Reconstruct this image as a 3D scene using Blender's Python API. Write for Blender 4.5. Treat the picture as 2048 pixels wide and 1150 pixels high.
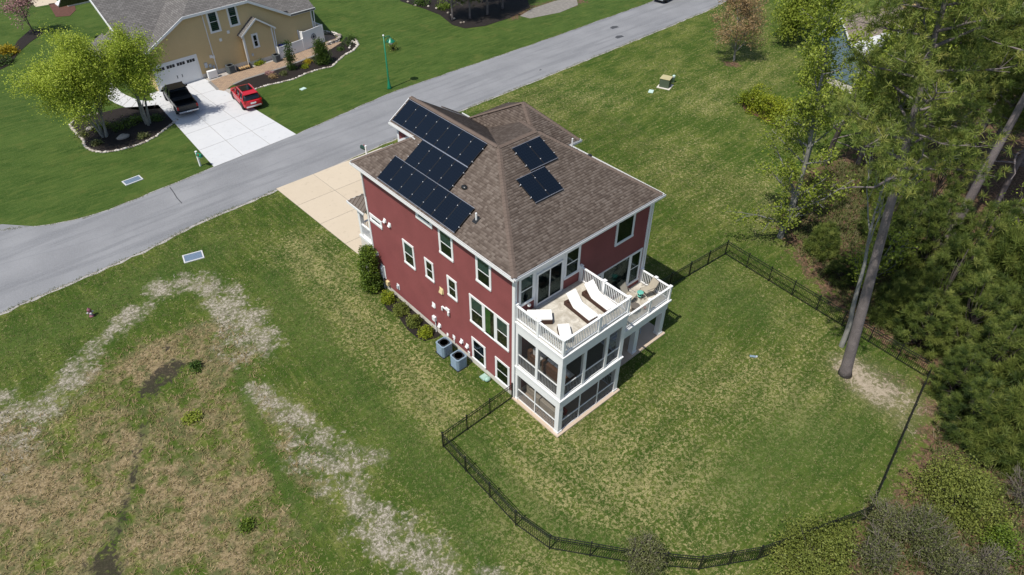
import bpy, math, random
import numpy as np
from mathutils import Matrix, Vector
S = bpy.context.scene
for o in list(bpy.data.objects): bpy.data.objects.remove(o)
COL = S.collection
R = math.radians
# ---------------------------------------------------------------- camera
CAM = np.array([-17.350454, -19.134549, 30.269127]); FW = np.array([0.50776, 0.565791, -0.649661]); RT = np.array([0.746385, -0.665504, 0.003768]); UP = np.array([0.43022, 0.48681, 0.760215]); FPX = 1384.942
cd = bpy.data.cameras.new('camera'); cam = bpy.data.objects.new('camera', cd); COL.objects.link(cam)
cam.matrix_world = Matrix(((RT[0], UP[0], -FW[0], CAM[0]), (RT[1], UP[1], -FW[1], CAM[1]), (RT[2], UP[2], -FW[2], CAM[2]), (0, 0, 0, 1)))
cd.sensor_fit = 'HORIZONTAL'; cd.sensor_width = 36.0; cd.lens = 36.0 * FPX / 2048.0
cd.clip_start = 0.5; cd.clip_end = 6000
S.camera = cam
# ---------------------------------------------------------------- world, sun, exposure
SUN_EL, SUN_AZ = 61.0, 6.0        # light travels towards +x, and SUN_AZ degrees towards +y
w = bpy.data.worlds.new('World'); S.world = w; w.use_nodes = True
nt = w.node_tree; nt.nodes.clear()
sky = nt.nodes.new('ShaderNodeTexSky'); sky.sky_type = 'NISHITA'; sky.sun_disc = False
sky.sun_elevation = R(SUN_EL)
sd = Vector((-math.cos(R(SUN_EL)) * math.cos(R(SUN_AZ)), -math.cos(R(SUN_EL)) * math.sin(R(SUN_AZ)), math.sin(R(SUN_EL))))   # towards the sun
sky.sun_rotation = math.atan2(sd.x, sd.y)
bg = nt.nodes.new('ShaderNodeBackground'); bg.inputs[1].default_value = 0.112
wo = nt.nodes.new('ShaderNodeOutputWorld'); nt.links.new(sky.outputs[0], bg.inputs[0]); nt.links.new(bg.outputs[0], wo.inputs[0])
sl = bpy.data.lights.new('sun', 'SUN'); sl.energy = 4.3; sl.angle = R(0.5); sl.color = (1.0, 0.955, 0.88)
so = bpy.data.objects.new('sun', sl); COL.objects.link(so); so.rotation_euler = (-sd).to_track_quat('-Z', 'Y').to_euler(); so.location = (-40, 0, 80)
S.view_settings.view_transform = 'Standard'; S.view_settings.look = 'None'; S.view_settings.gamma = 1; S.view_settings.exposure = 0.22
S.view_settings.use_curve_mapping = False

def at(px, py, z=0.0):
    """world point at height z seen at photo pixel (px,py): used once, to survey the place from the photograph"""
    v = FW * FPX + RT * (px - 1024) - UP * (py - 575)
    return CAM + v * ((z - CAM[2]) / v[2])
def g2(px, py): p = at(px, py); return (float(p[0]), float(p[1]))

# ---------------------------------------------------------------- mesh helpers
class MB:
    def __init__(s): s.v = []; s.f = []
    def add(s, vs, fs):
        b = len(s.v); s.v += [tuple(map(float, v)) for v in vs]; s.f += [tuple(b + i for i in f) for f in fs]; return s
    def box(s, x0, x1, y0, y1, z0, z1):
        return s.add([(x0, y0, z0), (x1, y0, z0), (x1, y1, z0), (x0, y1, z0), (x0, y0, z1), (x1, y0, z1), (x1, y1, z1), (x0, y1, z1)],
                     [(0, 3, 2, 1), (4, 5, 6, 7), (0, 1, 5, 4), (1, 2, 6, 5), (2, 3, 7, 6), (3, 0, 4, 7)])
    def obox(s, M, x0, x1, y0, y1, z0, z1):
        b = MB().box(x0, x1, y0, y1, z0, z1); return s.add([M @ Vector(v) for v in b.v], b.f)
    def prism(s, pts, z0, z1):
        n = len(pts); return s.add([(p[0], p[1], z0) for p in pts] + [(p[0], p[1], z1) for p in pts],
            [tuple(range(n))[::-1], tuple(range(n, 2 * n))] + [(i, (i + 1) % n, n + (i + 1) % n, n + i) for i in range(n)])
    def slab(s, pts, off):
        """convex/planar 3D polygon extruded by vector off"""
        n = len(pts); o = np.array(off); return s.add(list(pts) + [np.array(p) + o for p in pts],
            [tuple(range(n)), tuple(range(n, 2 * n))[::-1]] + [(i, n + i, n + (i + 1) % n, (i + 1) % n) for i in range(n)])
    def tube(s, pts, rad, n=8, cap=True):
        pts = [Vector(p) for p in pts]
        if not hasattr(rad, '__len__'): rad = [rad] * len(pts)
        b = len(s.v); prev = None
        for i, p in enumerate(pts):
            d = (pts[min(i + 1, len(pts) - 1)] - pts[max(i - 1, 0)]).normalized()
            if prev is None:
                u = d.orthogonal().normalized()
            else:
                u = (prev - d * prev.dot(d)); u = u.normalized() if u.length > 1e-6 else d.orthogonal().normalized()
            prev = u; vv = d.cross(u)
            for k in range(n):
                a = 2 * math.pi * k / n; q = p + (u * math.cos(a) + vv * math.sin(a)) * rad[i]; s.v.append(tuple(q))
        for i in range(len(pts) - 1):
            for k in range(n):
                s.f.append((b + i * n + k, b + i * n + (k + 1) % n, b + (i + 1) * n + (k + 1) % n, b + (i + 1) * n + k))
        if cap:
            s.f.append(tuple(b + k for k in range(n))[::-1]); s.f.append(tuple(b + (len(pts) - 1) * n + k for k in range(n)))
        return s
    def lathe(s, prof, n=16, c=(0, 0, 0)):
        """prof: list of (r,z)"""
        b = len(s.v)
        for r, z in prof:
            for k in range(n):
                a = 2 * math.pi * k / n; s.v.append((c[0] + r * math.cos(a), c[1] + r * math.sin(a), c[2] + z))
        for i in range(len(prof) - 1):
            for k in range(n): s.f.append((b + i * n + k, b + i * n + (k + 1) % n, b + (i + 1) * n + (k + 1) % n, b + (i + 1) * n + k))
        s.f.append(tuple(b + k for k in range(n))[::-1]); s.f.append(tuple(b + (len(prof) - 1) * n + k for k in range(n)))
        return s
    def blob(s, c, r, n=8, m=6, rng=None, jit=0.0):
        """uneven rounded lump"""
        b = len(s.v); rng = rng or random
        for i in range(m + 1):
            th = math.pi * i / m
            for k in range(n):
                a = 2 * math.pi * k / n; j = 1 + rng.uniform(-jit, jit)
                s.v.append((c[0] + r[0] * j * math.sin(th) * math.cos(a), c[1] + r[1] * j * math.sin(th) * math.sin(a), c[2] + r[2] * j * math.cos(th)))
        for i in range(m):
            for k in range(n): s.f.append((b + i * n + k, b + (i + 1) * n + k, b + (i + 1) * n + (k + 1) % n, b + i * n + (k + 1) % n))
        return s
    def mesh(s, name, m, smooth=False):
        me = bpy.data.meshes.new(name); me.from_pydata(s.v, [], s.f); me.materials.append(m); me.update()
        if smooth: me.polygons.foreach_set('use_smooth', [True] * len(me.polygons))
        return me
    def obj(s, name, m, parent=None, smooth=False, bevel=0.0, kind=None, label=None):
        o = bpy.data.objects.new(name, s.mesh(name, m, smooth)); COL.objects.link(o)
        if parent: o.parent = parent
        if bevel:
            md = o.modifiers.new('bevel', 'BEVEL'); md.width = bevel; md.segments = 2; md.limit_method = 'ANGLE'
        if kind: o['kind'] = kind
        if label: o['label'] = label
        return o
def npmesh(name, V, F, m, tint=None, smooth=False):
    V = np.asarray(V, np.float32); F = np.asarray(F, np.int32); k = F.shape[1]; n = len(F)
    me = bpy.data.meshes.new(name); me.vertices.add(len(V)); me.vertices.foreach_set('co', V.ravel())
    me.loops.add(n * k); me.loops.foreach_set('vertex_index', F.ravel())
    me.polygons.add(n); me.polygons.foreach_set('loop_start', np.arange(n, dtype=np.int32) * k); me.polygons.foreach_set('loop_total', np.full(n, k, np.int32))
    if smooth: me.polygons.foreach_set('use_smooth', np.ones(n, bool))
    if tint is not None:
        a = me.attributes.new('tint', 'FLOAT', 'FACE'); a.data.foreach_set('value', np.asarray(tint, np.float32))
    me.materials.append(m); me.update(calc_edges=True); return me
def link(name, me, parent=None, kind=None, loc=None, rz=None, label=None):
    o = bpy.data.objects.new(name, me); COL.objects.link(o)
    if parent: o.parent = parent
    if kind: o['kind'] = kind
    if loc is not None: o.location = loc
    if rz is not None: o.rotation_euler = (0, 0, rz)
    if label: o['label'] = label
    return o
def tag(o, label, cat, group=None):
    o['label'] = label; o['category'] = cat
    if group: o['group'] = group
    return o
def thing(name, label, cat, loc=(0, 0, 0), rz=0.0, group=None):
    o = bpy.data.objects.new(name, None); COL.objects.link(o); o.location = loc; o.rotation_euler = (0, 0, rz); o.empty_display_size = .2
    return tag(o, label, cat, group)
def dup(root, loc=None, rz=None, label=None, scale=None, group=None):
    def rec(o, par):
        c = o.copy(); COL.objects.link(c)
        if par: c.parent = par
        for ch in list(o.children): rec(ch, c)
        return c
    c = rec(root, None)
    if loc is not None: c.location = loc
    if rz is not None: c.rotation_euler = (0, 0, rz)
    if label: c['label'] = label
    if scale: c.scale = scale if hasattr(scale, '__len__') else (scale,) * 3
    if group: c['group'] = group
    return c

# ---------------------------------------------------------------- materials
def new_mat(name):
    m = bpy.data.materials.new(name); m.use_nodes = True; t = m.node_tree; t.nodes.clear()
    return m, t, t.nodes, t.links
class N:
    """tiny node-graph writer"""
    def __init__(s, t): s.t = t
    def n(s, typ, **k):
        x = s.t.nodes.new(typ)
        for a, b in k.items(): setattr(x, a, b)
        return x
    def set(s, sock, v):
        if isinstance(v, bpy.types.NodeSocket): s.t.links.new(v, sock)
        elif isinstance(v, (tuple, list)) and len(v) == 3 and sock.type == 'RGBA': sock.default_value = (*v, 1)
        else: sock.default_value = v
    def math(s, op, a, b=0.0, c=None, clamp=False):
        x = s.n('ShaderNodeMath', operation=op, use_clamp=clamp); s.set(x.inputs[0], a); s.set(x.inputs[1], b)
        if c is not None: s.set(x.inputs[2], c)
        return x.outputs[0]
    def mix(s, f, a, b, mode='MIX'):
        x = s.n('ShaderNodeMix', data_type='RGBA', blend_type=mode); s.set(x.inputs[0], f); s.set(x.inputs[6], a); s.set(x.inputs[7], b); return x.outputs[2]
    def noise(s, vec, scale, detail=3.0, rough=.55, dist=0.0):
        x = s.n('ShaderNodeTexNoise'); s.set(x.inputs['Vector'], vec); s.set(x.inputs['Scale'], scale); s.set(x.inputs['Detail'], detail); s.set(x.inputs['Roughness'], rough); s.set(x.inputs['Distortion'], dist); return x.outputs[0]
    def smooth(s, v, a, b, lo=0.0, hi=1.0):
        x = s.n('ShaderNodeMapRange', interpolation_type='SMOOTHSTEP'); s.set(x.inputs[0], v); s.set(x.inputs[1], a); s.set(x.inputs[2], b); s.set(x.inputs[3], lo); s.set(x.inputs[4], hi); return x.outputs[0]
    def pos(s): return s.n('ShaderNodeNewGeometry').outputs['Position']
    def objco(s): return s.n('ShaderNodeTexCoord').outputs['Object']
    def scale(s, v, k):
        x = s.n('ShaderNodeVectorMath', operation='MULTIPLY'); s.set(x.inputs[0], v); x.inputs[1].default_value = k; return x.outputs[0]
    def bump(s, h, st=.3, d=.02):
        x = s.n('ShaderNodeBump'); x.inputs['Strength'].default_value = st; x.inputs['Distance'].default_value = d; s.set(x.inputs['Height'], h); return x.outputs[0]
    def out(s, col, rough=.6, bump=None, spec=.3, metal=0.0, **k):
        p = s.n('ShaderNodeBsdfPrincipled'); s.set(p.inputs['Base Color'], col); s.set(p.inputs['Roughness'], rough); s.set(p.inputs['Specular IOR Level'], spec); s.set(p.inputs['Metallic'], metal)
        for a, b in k.items(): s.set(p.inputs[a.replace('_', ' ')], b)
        if bump is not None: s.t.links.new(bump, p.inputs['Normal'])
        o = s.n('ShaderNodeOutputMaterial'); s.t.links.new(p.outputs[0], o.inputs[0]); return p
def mat(name, col, rough=.6, var=.12, sc=1.5, spec=.3, metal=0.0, bump=0.0, bsc=40.0, fine=.06, **k):
    """a base colour broken by two scales of noise (wear and dirt)"""
    m, t, ns, ls = new_mat(name); g = N(t); p = g.pos()
    a = g.noise(p, sc, 4); b = g.noise(p, sc * 14, 3)
    f = g.math('ADD', g.math('MULTIPLY', g.math('SUBTRACT', a, .5), var * 2.4), g.math('MULTIPLY', g.math('SUBTRACT', b, .5), fine * 2.4))
    f = g.math('ADD', f, 1.0)
    x = g.n('ShaderNodeVectorMath', operation='SCALE'); x.inputs[0].default_value = col; g.set(x.inputs['Scale'], f)
    bn = g.bump(g.noise(p, bsc, 3), bump, .02) if bump else None
    g.out(x.outputs[0], rough, bn, spec, metal, **k); return m
def leaf_mat(name, cols, transl=.3, rough=.55):
    m, t, ns, ls = new_mat(name); g = N(t)
    at_ = g.n('ShaderNodeAttribute', attribute_name='tint'); r = g.n('ShaderNodeValToRGB')
    el = r.color_ramp.elements
    while len(el) < len(cols): el.new(.5)
    for i, c in enumerate(cols): el[i].position = i / (len(cols) - 1); el[i].color = (*c, 1)
    oi = g.n('ShaderNodeObjectInfo')
    v = g.math('ADD', at_.outputs['Fac'], g.math('MULTIPLY', g.math('SUBTRACT', oi.outputs['Random'], .5), .22))
    ls.new(v, r.inputs[0])
    d = g.n('ShaderNodeBsdfPrincipled'); ls.new(r.outputs[0], d.inputs['Base Color']); d.inputs['Roughness'].default_value = rough; d.inputs['Specular IOR Level'].default_value = .25
    tr = g.n('ShaderNodeBsdfTranslucent'); ls.new(r.outputs[0], tr.inputs[0])
    mx = g.n('ShaderNodeMixShader'); mx.inputs[0].default_value = transl; ls.new(d.outputs[0], mx.inputs[1]); ls.new(tr.outputs[0], mx.inputs[2])
    o = g.n('ShaderNodeOutputMaterial'); ls.new(mx.outputs[0], o.inputs[0]); return m
def glass_mat(name, tint=(.55, .62, .62), refl=.05):
    m, t, ns, ls = new_mat(name); g = N(t)
    tr = g.n('ShaderNodeBsdfTransparent'); tr.inputs[0].default_value = (*tint, 1)
    gl = g.n('ShaderNodeBsdfGlossy'); gl.inputs['Roughness'].default_value = .03; gl.inputs[0].default_value = (.9, .95, 1, 1)
    lw = g.n('ShaderNodeLayerWeight'); lw.inputs[0].default_value = .33
    bf = g.n('ShaderNodeNewGeometry').outputs['Backfacing']
    f = g.math('MULTIPLY', g.math('ADD', g.math('MULTIPLY', lw.outputs['Fresnel'], .9), refl, clamp=True), g.math('SUBTRACT', 1.0, bf))
    mx = g.n('ShaderNodeMixShader'); ls.new(f, mx.inputs[0]); ls.new(tr.outputs[0], mx.inputs[1]); ls.new(gl.outputs[0], mx.inputs[2])
    o = g.n('ShaderNodeOutputMaterial'); ls.new(mx.outputs[0], o.inputs[0]); return m
def screen_mat(name, a=.86):
    m, t, ns, ls = new_mat(name); g = N(t)
    tr = g.n('ShaderNodeBsdfTransparent'); tr.inputs[0].default_value = (a, a, a, 1)
    d = g.n('ShaderNodeBsdfPrincipled'); d.inputs['Base Color'].default_value = (.035, .037, .04, 1); d.inputs['Roughness'].default_value = .7
    mx = g.n('ShaderNodeMixShader'); mx.inputs[0].default_value = .28; ls.new(tr.outputs[0], mx.inputs[1]); ls.new(d.outputs[0], mx.inputs[2])
    o = g.n('ShaderNodeOutputMaterial'); ls.new(mx.outputs[0], o.inputs[0]); return m
def shingle_mat(name, cols):
    m, t, ns, ls = new_mat(name); g = N(t); p = g.pos()
    a = g.n('ShaderNodeAttribute', attribute_name='tint'); r = g.n('ShaderNodeValToRGB'); el = r.color_ramp.elements
    while len(el) < len(cols): el.new(.5)
    for i, c in enumerate(cols): el[i].position = i / (len(cols) - 1); el[i].color = (*c, 1)
    v = g.math('ADD', a.outputs['Fac'], g.math('MULTIPLY', g.math('SUBTRACT', g.noise(p, .35, 3), .5), .55))
    v = g.math('ADD', v, g.math('MULTIPLY', g.math('SUBTRACT', g.noise(p, 30, 2), .5), .9)); ls.new(v, r.inputs[0])
    g.out(r.outputs[0], 1.0, g.bump(g.noise(p, 90, 2), .2, .01), .0); return m
def brickroof_mat(name, c1, c2, ax):
    """far shingles: rows too small to pick apart"""
    m, t, ns, ls = new_mat(name); g = N(t); p = g.pos()
    b = g.n('ShaderNodeTexBrick'); b.inputs['Color1'].default_value = (*c1, 1); b.inputs['Color2'].default_value = (*c2, 1); b.inputs['Mortar'].default_value = (*(x * .6 for x in c1), 1)
    b.inputs['Scale'].default_value = 1.0; b.inputs['Brick Width'].default_value = .45; b.inputs['Row Height'].default_value = .2; b.inputs['Mortar Size'].default_value = .02; b.inputs['Bias'].default_value = 0
    s = g.n('ShaderNodeSeparateXYZ'); ls.new(p, s.inputs[0]); c = g.n('ShaderNodeCombineXYZ')
    ls.new(s.outputs[1 - ax], c.inputs[0]); ls.new(g.math('MULTIPLY', s.outputs[ax], 1.15), c.inputs[1]); ls.new(c.outputs[0], b.inputs[0])
    col = g.mix(g.smooth(g.noise(p, .5, 4), .35, .7, 0, .35), b.outputs[0], tuple(x * .8 for x in c1))
    g.out(col, .9, None, .15); return m

white = mat('white_trim', (.72, .72, .71), .45, .05, .8)
white_sh = mat('white_vinyl', (.76, .76, .75), .35, .04, 1.0, spec=.4)
redm = mat('red_siding', (.205, .060, .060), .6, .18, .8, fine=.10)
found = mat('foundation', (.60, .56, .50), .8, .16, 1.2, bump=.2)
shing = shingle_mat('brown_shingles', [(.086, .067, .056), (.108, .085, .071), (.130, .104, .087), (.158, .129, .110)])
capm = mat('ridge_shingles', (.130, .100, .083), 1.0, .18, 2.0, spec=0)
fascia = white
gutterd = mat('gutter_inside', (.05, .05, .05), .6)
glass = glass_mat('window_glass')
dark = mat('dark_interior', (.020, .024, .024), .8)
blind = mat('window_blind', (.26, .33, .31), .8, .15, 3)
curt = mat('green_curtain', (.20, .48, .10), .8, .2, 6)
screen = screen_mat('insect_screen')
deckm = None
black = mat('black_metal', (.012, .013, .013), .35, .1, spec=.5)
cushion = mat('white_cushion', (.80, .78, .74), .8, .03, 2)
wicker = mat('brown_wicker', (.055, .027, .019), .6, .2, 9, bump=.5, bsc=90)
acm = mat('blue_grey_metal', (.19, .255, .315), .45, .1, 3)
acd = mat('dark_grille', (.02, .022, .025), .5)
silver = mat('aluminium', (.62, .63, .65), .3, .06, 4, metal=.8)
greenmetal = mat('green_painted_metal', (.006, .17, .085), .35, .12, 3, spec=.5)
tanm = mat('tan_plastic', (.62, .50, .27), .6)
def rng(seed): return np.random.default_rng(seed)
# ================================================================ GROUND
def seg_d(P, pts):
    """distance of points P (N,2) to a polyline"""
    best = np.full(len(P), 1e9)
    pts = [np.array(p, float) for p in pts]
    if len(pts) == 1: return np.linalg.norm(P - pts[0], axis=1)
    for a, b in zip(pts[:-1], pts[1:]):
        ab = b - a; L = ab @ ab + 1e-9; t = np.clip(((P - a) @ ab) / L, 0, 1)
        best = np.minimum(best, np.linalg.norm(P - a - t[:, None] * ab, axis=1))
    return best
def inside(P, poly):
    poly = np.array(poly, float); n = len(poly); r = np.zeros(len(P), bool); j = n - 1
    for i in range(n):
        xi, yi = poly[i]; xj, yj = poly[j]
        c = ((yi > P[:, 1]) != (yj > P[:, 1])) & (P[:, 0] < (xj - xi) * (P[:, 1] - yi) / (yj - yi + 1e-12) + xi)
        r ^= c; j = i
    return r
def sdist(P, poly):
    d = seg_d(P, list(poly) + [poly[0]]); return np.where(inside(P, poly), d, -d)
def stroke(P, px, rad, soft=1.1):
    """0..1 mask along a polyline surveyed in photo pixels; rad in metres"""
    d = seg_d(P, [g2(*q) for q in px]); return 1 / (1 + np.exp((d - rad) / (soft * rad * .35)))
# outlines surveyed from the photograph (pixels -> ground)
ROAD_N = [(-120, 30), (-60, 33.5), (-30, 36.3)] + [g2(*q) for q in ((0, 453), (60, 457), (130, 447), (190, 431), (280, 395), (428, 335), (590, 270), (780, 186), (941, 131), (1102, 76), (1308, 2))] + [(75, 41.3), (110, 44), (400, 60)]
ROAD_S = [(-120, 20), (-60, 23.5), (-30, 26)] + [g2(*q) for q in ((0, 627), (150, 560), (300, 498), (380, 451), (555, 379))] + [g2(*q) for q in ((912, 225), (1102, 149), (1296, 70), (1424, 17))] + [(90, 36), (120, 38), (400, 53)]
WOODS = [g2(*q) for q in ((1560, 455), (1590, 520), (1640, 575), (1700, 640), (1770, 690), (1862, 738), (1856, 800), (1842, 880), (1815, 950), (1780, 1010), (1735, 1060), (1690, 1085))] + [(3.0, -16.2), (0.5, -15.6), (-3.0, -14.0), (-20, -30), (60, -90), (200, -40), (200, 0), (90, 2), (62, -1), (48, 1), (40, 1.5), (33, 2)]
def basin_masks(P):
    pale = np.maximum.reduce([
        stroke(P, [(10, 885), (60, 850), (110, 790), (170, 740)], 1.0) * .9, stroke(P, [(90, 800), (180, 700), (250, 650), (300, 605)], .65) * .8,
        stroke(P, [(320, 575), (400, 565), (450, 590), (500, 640), (530, 690)], .95), stroke(P, [(440, 610), (480, 670), (500, 700)], 1.0),
        stroke(P, [(230, 660), (270, 620)], .7), stroke(P, [(515, 780), (570, 830), (600, 850)], .75) * .95, stroke(P, [(600, 890), (660, 930), (690, 960)], 1.1) * .85, stroke(P, [(640, 860), (700, 880)], .9) * .5,
        stroke(P, [(690, 900), (740, 920)], .8) * .8, stroke(P, [(700, 990), (730, 1030)], .8) * .9, stroke(P, [(750, 1050), (830, 1110), (880, 1150)], 1.25) * .9, stroke(P, [(960, 1140), (1010, 1160)], .5) * .8,
        stroke(P, [(0, 800), (25, 840)], .9) * .9, stroke(P, [(0, 940), (60, 900)], .8) * .7, stroke(P, [(430, 700), (470, 720)], .7) * .6])
    basin = np.maximum.reduce([stroke(P, [(-200, 1000), (60, 1000), (250, 980), (400, 1000)], 4.2, 1.2), stroke(P, [(400, 820), (460, 1000), (500, 1200)], 2.6, 1.5) * .8,
        stroke(P, [(200, 830), (280, 730), (400, 690), (450, 740)], 1.9, 1.3) * .85, stroke(P, [(560, 1100), (600, 1150)], 1.2, 1.2) * .7])
    mud = np.maximum.reduce([stroke(P, [(300, 775), (335, 745), (345, 735)], .75, .8), stroke(P, [(332, 695)], .25, .6), stroke(P, [(285, 850), (272, 920), (262, 970), (235, 1060), (215, 1150)], .28, 1.2) * .75,
        stroke(P, [(205, 1120), (215, 1150)], .8, .8)])
    basin = basin * (1 - .85 * stroke(P, [(480, 740), (505, 840), (560, 960), (640, 1060), (680, 1150)], .35, .8)) * (1 - .5 * stroke(P, [(290, 850), (275, 960), (250, 1050)], .35, 1.2)); return pale, basin, mud
def masks(P):
    n_at = np.interp(P[:, 0], [p[0] for p in ROAD_N], [p[1] for p in ROAD_N])
    lush = 1 / (1 + np.exp(-(P[:, 1] - n_at + 1.5) * 2.5))
    lush = np.maximum(lush, .8 * np.maximum.reduce([stroke(P, [(480, 740), (505, 840), (560, 960), (640, 1060)], .32, 1), stroke(P, [(545, 560), (640, 700), (760, 830), (880, 960), (960, 1080)], 1.2, 1.3),
        stroke(P, [(0, 700), (150, 640), (300, 560), (420, 500)], 1.5, 1.3), stroke(P, [(940, 880), (1000, 980), (1100, 1070), (1240, 1100)], .8, 1.4), stroke(P, [(1340, 700), (1420, 560), (1500, 620)], 1.6, 1.4),
        stroke(P, [(1500, 960), (1560, 900), (1700, 860)], 2.0, 1.4)]))
    pale, basin, mud = basin_masks(P)
    soil = 1 / (1 + np.exp(-(sdist(P, WOODS) + .2) * 1.6))
    soil = np.maximum(soil, np.maximum.reduce([stroke(P, [(1700, 752), (1740, 765), (1790, 770)], 1.1, 1.3) * .5, stroke(P, [(1150, 2), (1020, 30)], 1.6, .9) * .9, stroke(P, [(1465, 128)], .9, .5)]))
    sand = np.maximum.reduce([stroke(P, [(1700, 735), (1745, 780), (1760, 790)], 1.0, 1.3), stroke(P, [(1740, 760), (1800, 800)], 1.5, 1.4) * .75, stroke(P, [(1790, 820), (1810, 850)], .8, 1.4) * .6, stroke(P, [(1540, 400), (1520, 470)], 1.1, 1.4) * .35,
        stroke(P, [(1230, 240), (1250, 250)], 1.2, 1.4) * .25])
    mot = np.maximum.reduce([stroke(P, [(1200, 930), (1100, 1000), (1300, 960)], 4.6, 1.3), stroke(P, [(1400, 780), (1600, 800)], 3, 1.4) * .8, stroke(P, [(600, 500), (780, 700), (880, 820)], 1.9, 1.2) * .95,
        stroke(P, [(950, 260), (1080, 200), (1200, 190)], 3.0, 1.3) * .55, stroke(P, [(1350, 330), (1500, 380)], 4, 1.5) * .5, stroke(P, [(1560, 100), (1420, 200)], 5, 1.5) * .4, stroke(P, [(1440, 560), (1650, 700)], 2, 1.4) * .5])
    return pale, basin, lush, soil, mud, mot, sand
xs = np.concatenate([[-2500, -900, -350, -150, -80, -50], np.arange(-32, 104, .4), [112, 130, 170, 260, 500, 1100, 2500]])
ys = np.concatenate([[-2500, -900, -350, -150, -80, -50, -38], np.arange(-30, 104, .4), [112, 130, 170, 260, 500, 1100, 2500]])
X, Y = np.meshgrid(xs, ys); P2 = np.stack([X.ravel(), Y.ravel()], 1)
nx, ny = len(xs), len(ys); idx = np.arange(nx * ny).reshape(ny, nx)
Fq = np.stack([idx[:-1, :-1], idx[:-1, 1:], idx[1:, 1:], idx[1:, :-1]], -1).reshape(-1, 4)
def ground_mat():
    m, t, ns, ls = new_mat('lawn_and_soil'); g = N(t); p = g.pos()
    def attr(nm):
        a = g.n('ShaderNodeAttribute', attribute_name=nm); s = g.n('ShaderNodeSeparateXYZ'); ls.new(a.outputs['Vector'], s.inputs[0]); return s.outputs
    A = attr('cover_a'); B = attr('cover_b'); Cc = attr('cover_c')
    big = g.noise(p, .22, 4, .6); med = g.noise(p, 1.1, 4, .6); fi = g.noise(p, 5.5, 5, .66, .7); vf = g.noise(p, 13, 3, .6); tuf = g.noise(p, 2.3, 5, .7, 1.2)
    # mown lawn round the red house: olive green, deeper patches, straw-coloured dead blades
    green = g.mix(g.smooth(big, .36, .66), (.050, .084, .011), (.098, .122, .022))
    green = g.mix(g.smooth(med, .40, .70, 0, .75), green, (.030, .062, .008))
    fl = g.math('ADD', g.math('MULTIPLY', fi, .75), g.math('MULTIPLY', vf, .25))
    th = g.math('SUBTRACT', .545, g.math('MULTIPLY', B[2], .105)); th = g.math('SUBTRACT', th, g.math('MULTIPLY', g.math('SUBTRACT', big, .5), .16))
    straw = g.mix(vf, (.205, .185, .072), (.390, .335, .170))
    lawn = g.mix(g.math('MULTIPLY', g.smooth(fl, th, g.math('ADD', th, .085)), .9), green, straw)
    sx_ = g.n('ShaderNodeSeparateXYZ'); ls.new(p, sx_.inputs[0]); wob = g.math('MULTIPLY', g.math('SUBTRACT', g.noise(p, .12, 2), .5), 5.0)
    lane = g.mix(g.smooth(sx_.outputs[0], -1, 1), g.math('ADD', sx_.outputs[0], wob), g.math('ADD', g.math('SUBTRACT', sx_.outputs[1], g.math('MULTIPLY', sx_.outputs[0], .12)), wob))
    stripe = g.math('SINE', g.math('MULTIPLY', lane, 3.1))
    comb = g.mix(g.smooth(sx_.outputs[0], -1, 1), g.noise(g.scale(p, (3.2, .5, 1)), 1.0, 4, .65), g.noise(g.scale(p, (.5, 3.2, 1)), 1.0, 4, .65))
    lawn = g.mix(g.smooth(comb, .50, .66, 0, .55), lawn, (.150, .155, .045)); lawn = g.mix(g.smooth(comb, .36, .46, .45, 0), lawn, (.030, .062, .008))
    lawn = g.mix(g.smooth(stripe, -.6, .9, 0, .5), lawn, g.mix(.5, lawn, (.022, .050, .006)))
    # fertilised lawns: saturated dark green
    lg = g.mix(g.smooth(big, .35, .68), (.030, .064, .010), (.052, .092, .017)); lg = g.mix(g.smooth(fi, .42, .70, 0, .7), lg, (.070, .104, .026)); lg = g.mix(g.smooth(med, .58, .75, 0, .45), lg, (.085, .112, .022))
    cm = g.noise(g.scale(p, (.55, 2.6, 1)), 1.0, 5, .68); lg = g.mix(g.smooth(cm, .48, .66, 0, .6), lg, (.092, .122, .028)); lg = g.mix(g.smooth(cm, .34, .46, .5, 0), lg, (.016, .042, .005))
    wv = g.n('ShaderNodeTexWave', wave_type='BANDS', bands_direction='DIAGONAL'); wv.inputs['Scale'].default_value = .19; wv.inputs['Distortion'].default_value = 7; wv.inputs['Detail Scale'].default_value = .3; ls.new(p, wv.inputs['Vector'])
    lg = g.mix(g.math('MULTIPLY', wv.outputs['Fac'], .26), lg, (.068, .104, .022)); lg = g.mix(g.smooth(vf, .52, .68, 0, .45), lg, (.10, .125, .034)); lg = g.mix(g.smooth(g.noise(p, .5, 5, .65), .54, .68, 0, .4), lg, (.105, .115, .030))
    c = g.mix(A[2], lawn, lg)
    # rough basin: straw, brown thatch, green weeds
    thatch = g.mix(g.smooth(fi, .34, .62), (.115, .088, .045), (.262, .200, .110)); thatch = g.mix(g.smooth(vf, .55, .72), thatch, (.42, .34, .235))
    thatch = g.mix(g.smooth(med, .50, .64, 0, .7), thatch, (.070, .088, .028)); thatch = g.mix(g.smooth(tuf, .60, .72, 0, .7), thatch, (.060, .100, .022)); thatch = g.mix(g.smooth(g.noise(p, .55, 4, .6), .52, .64, 0, .6), thatch, (.075, .095, .03))
    bf = g.smooth(g.math('ADD', g.math('ADD', A[1], g.math('MULTIPLY', g.math('SUBTRACT', g.noise(p, .38, 4, .6), .56), 2.4)), g.math('MULTIPLY', g.math('SUBTRACT', med, .5), 2.2)), .18, .75)
    c = g.mix(g.math('MULTIPLY', bf, g.smooth(A[1], .05, .3)), c, thatch)
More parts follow.
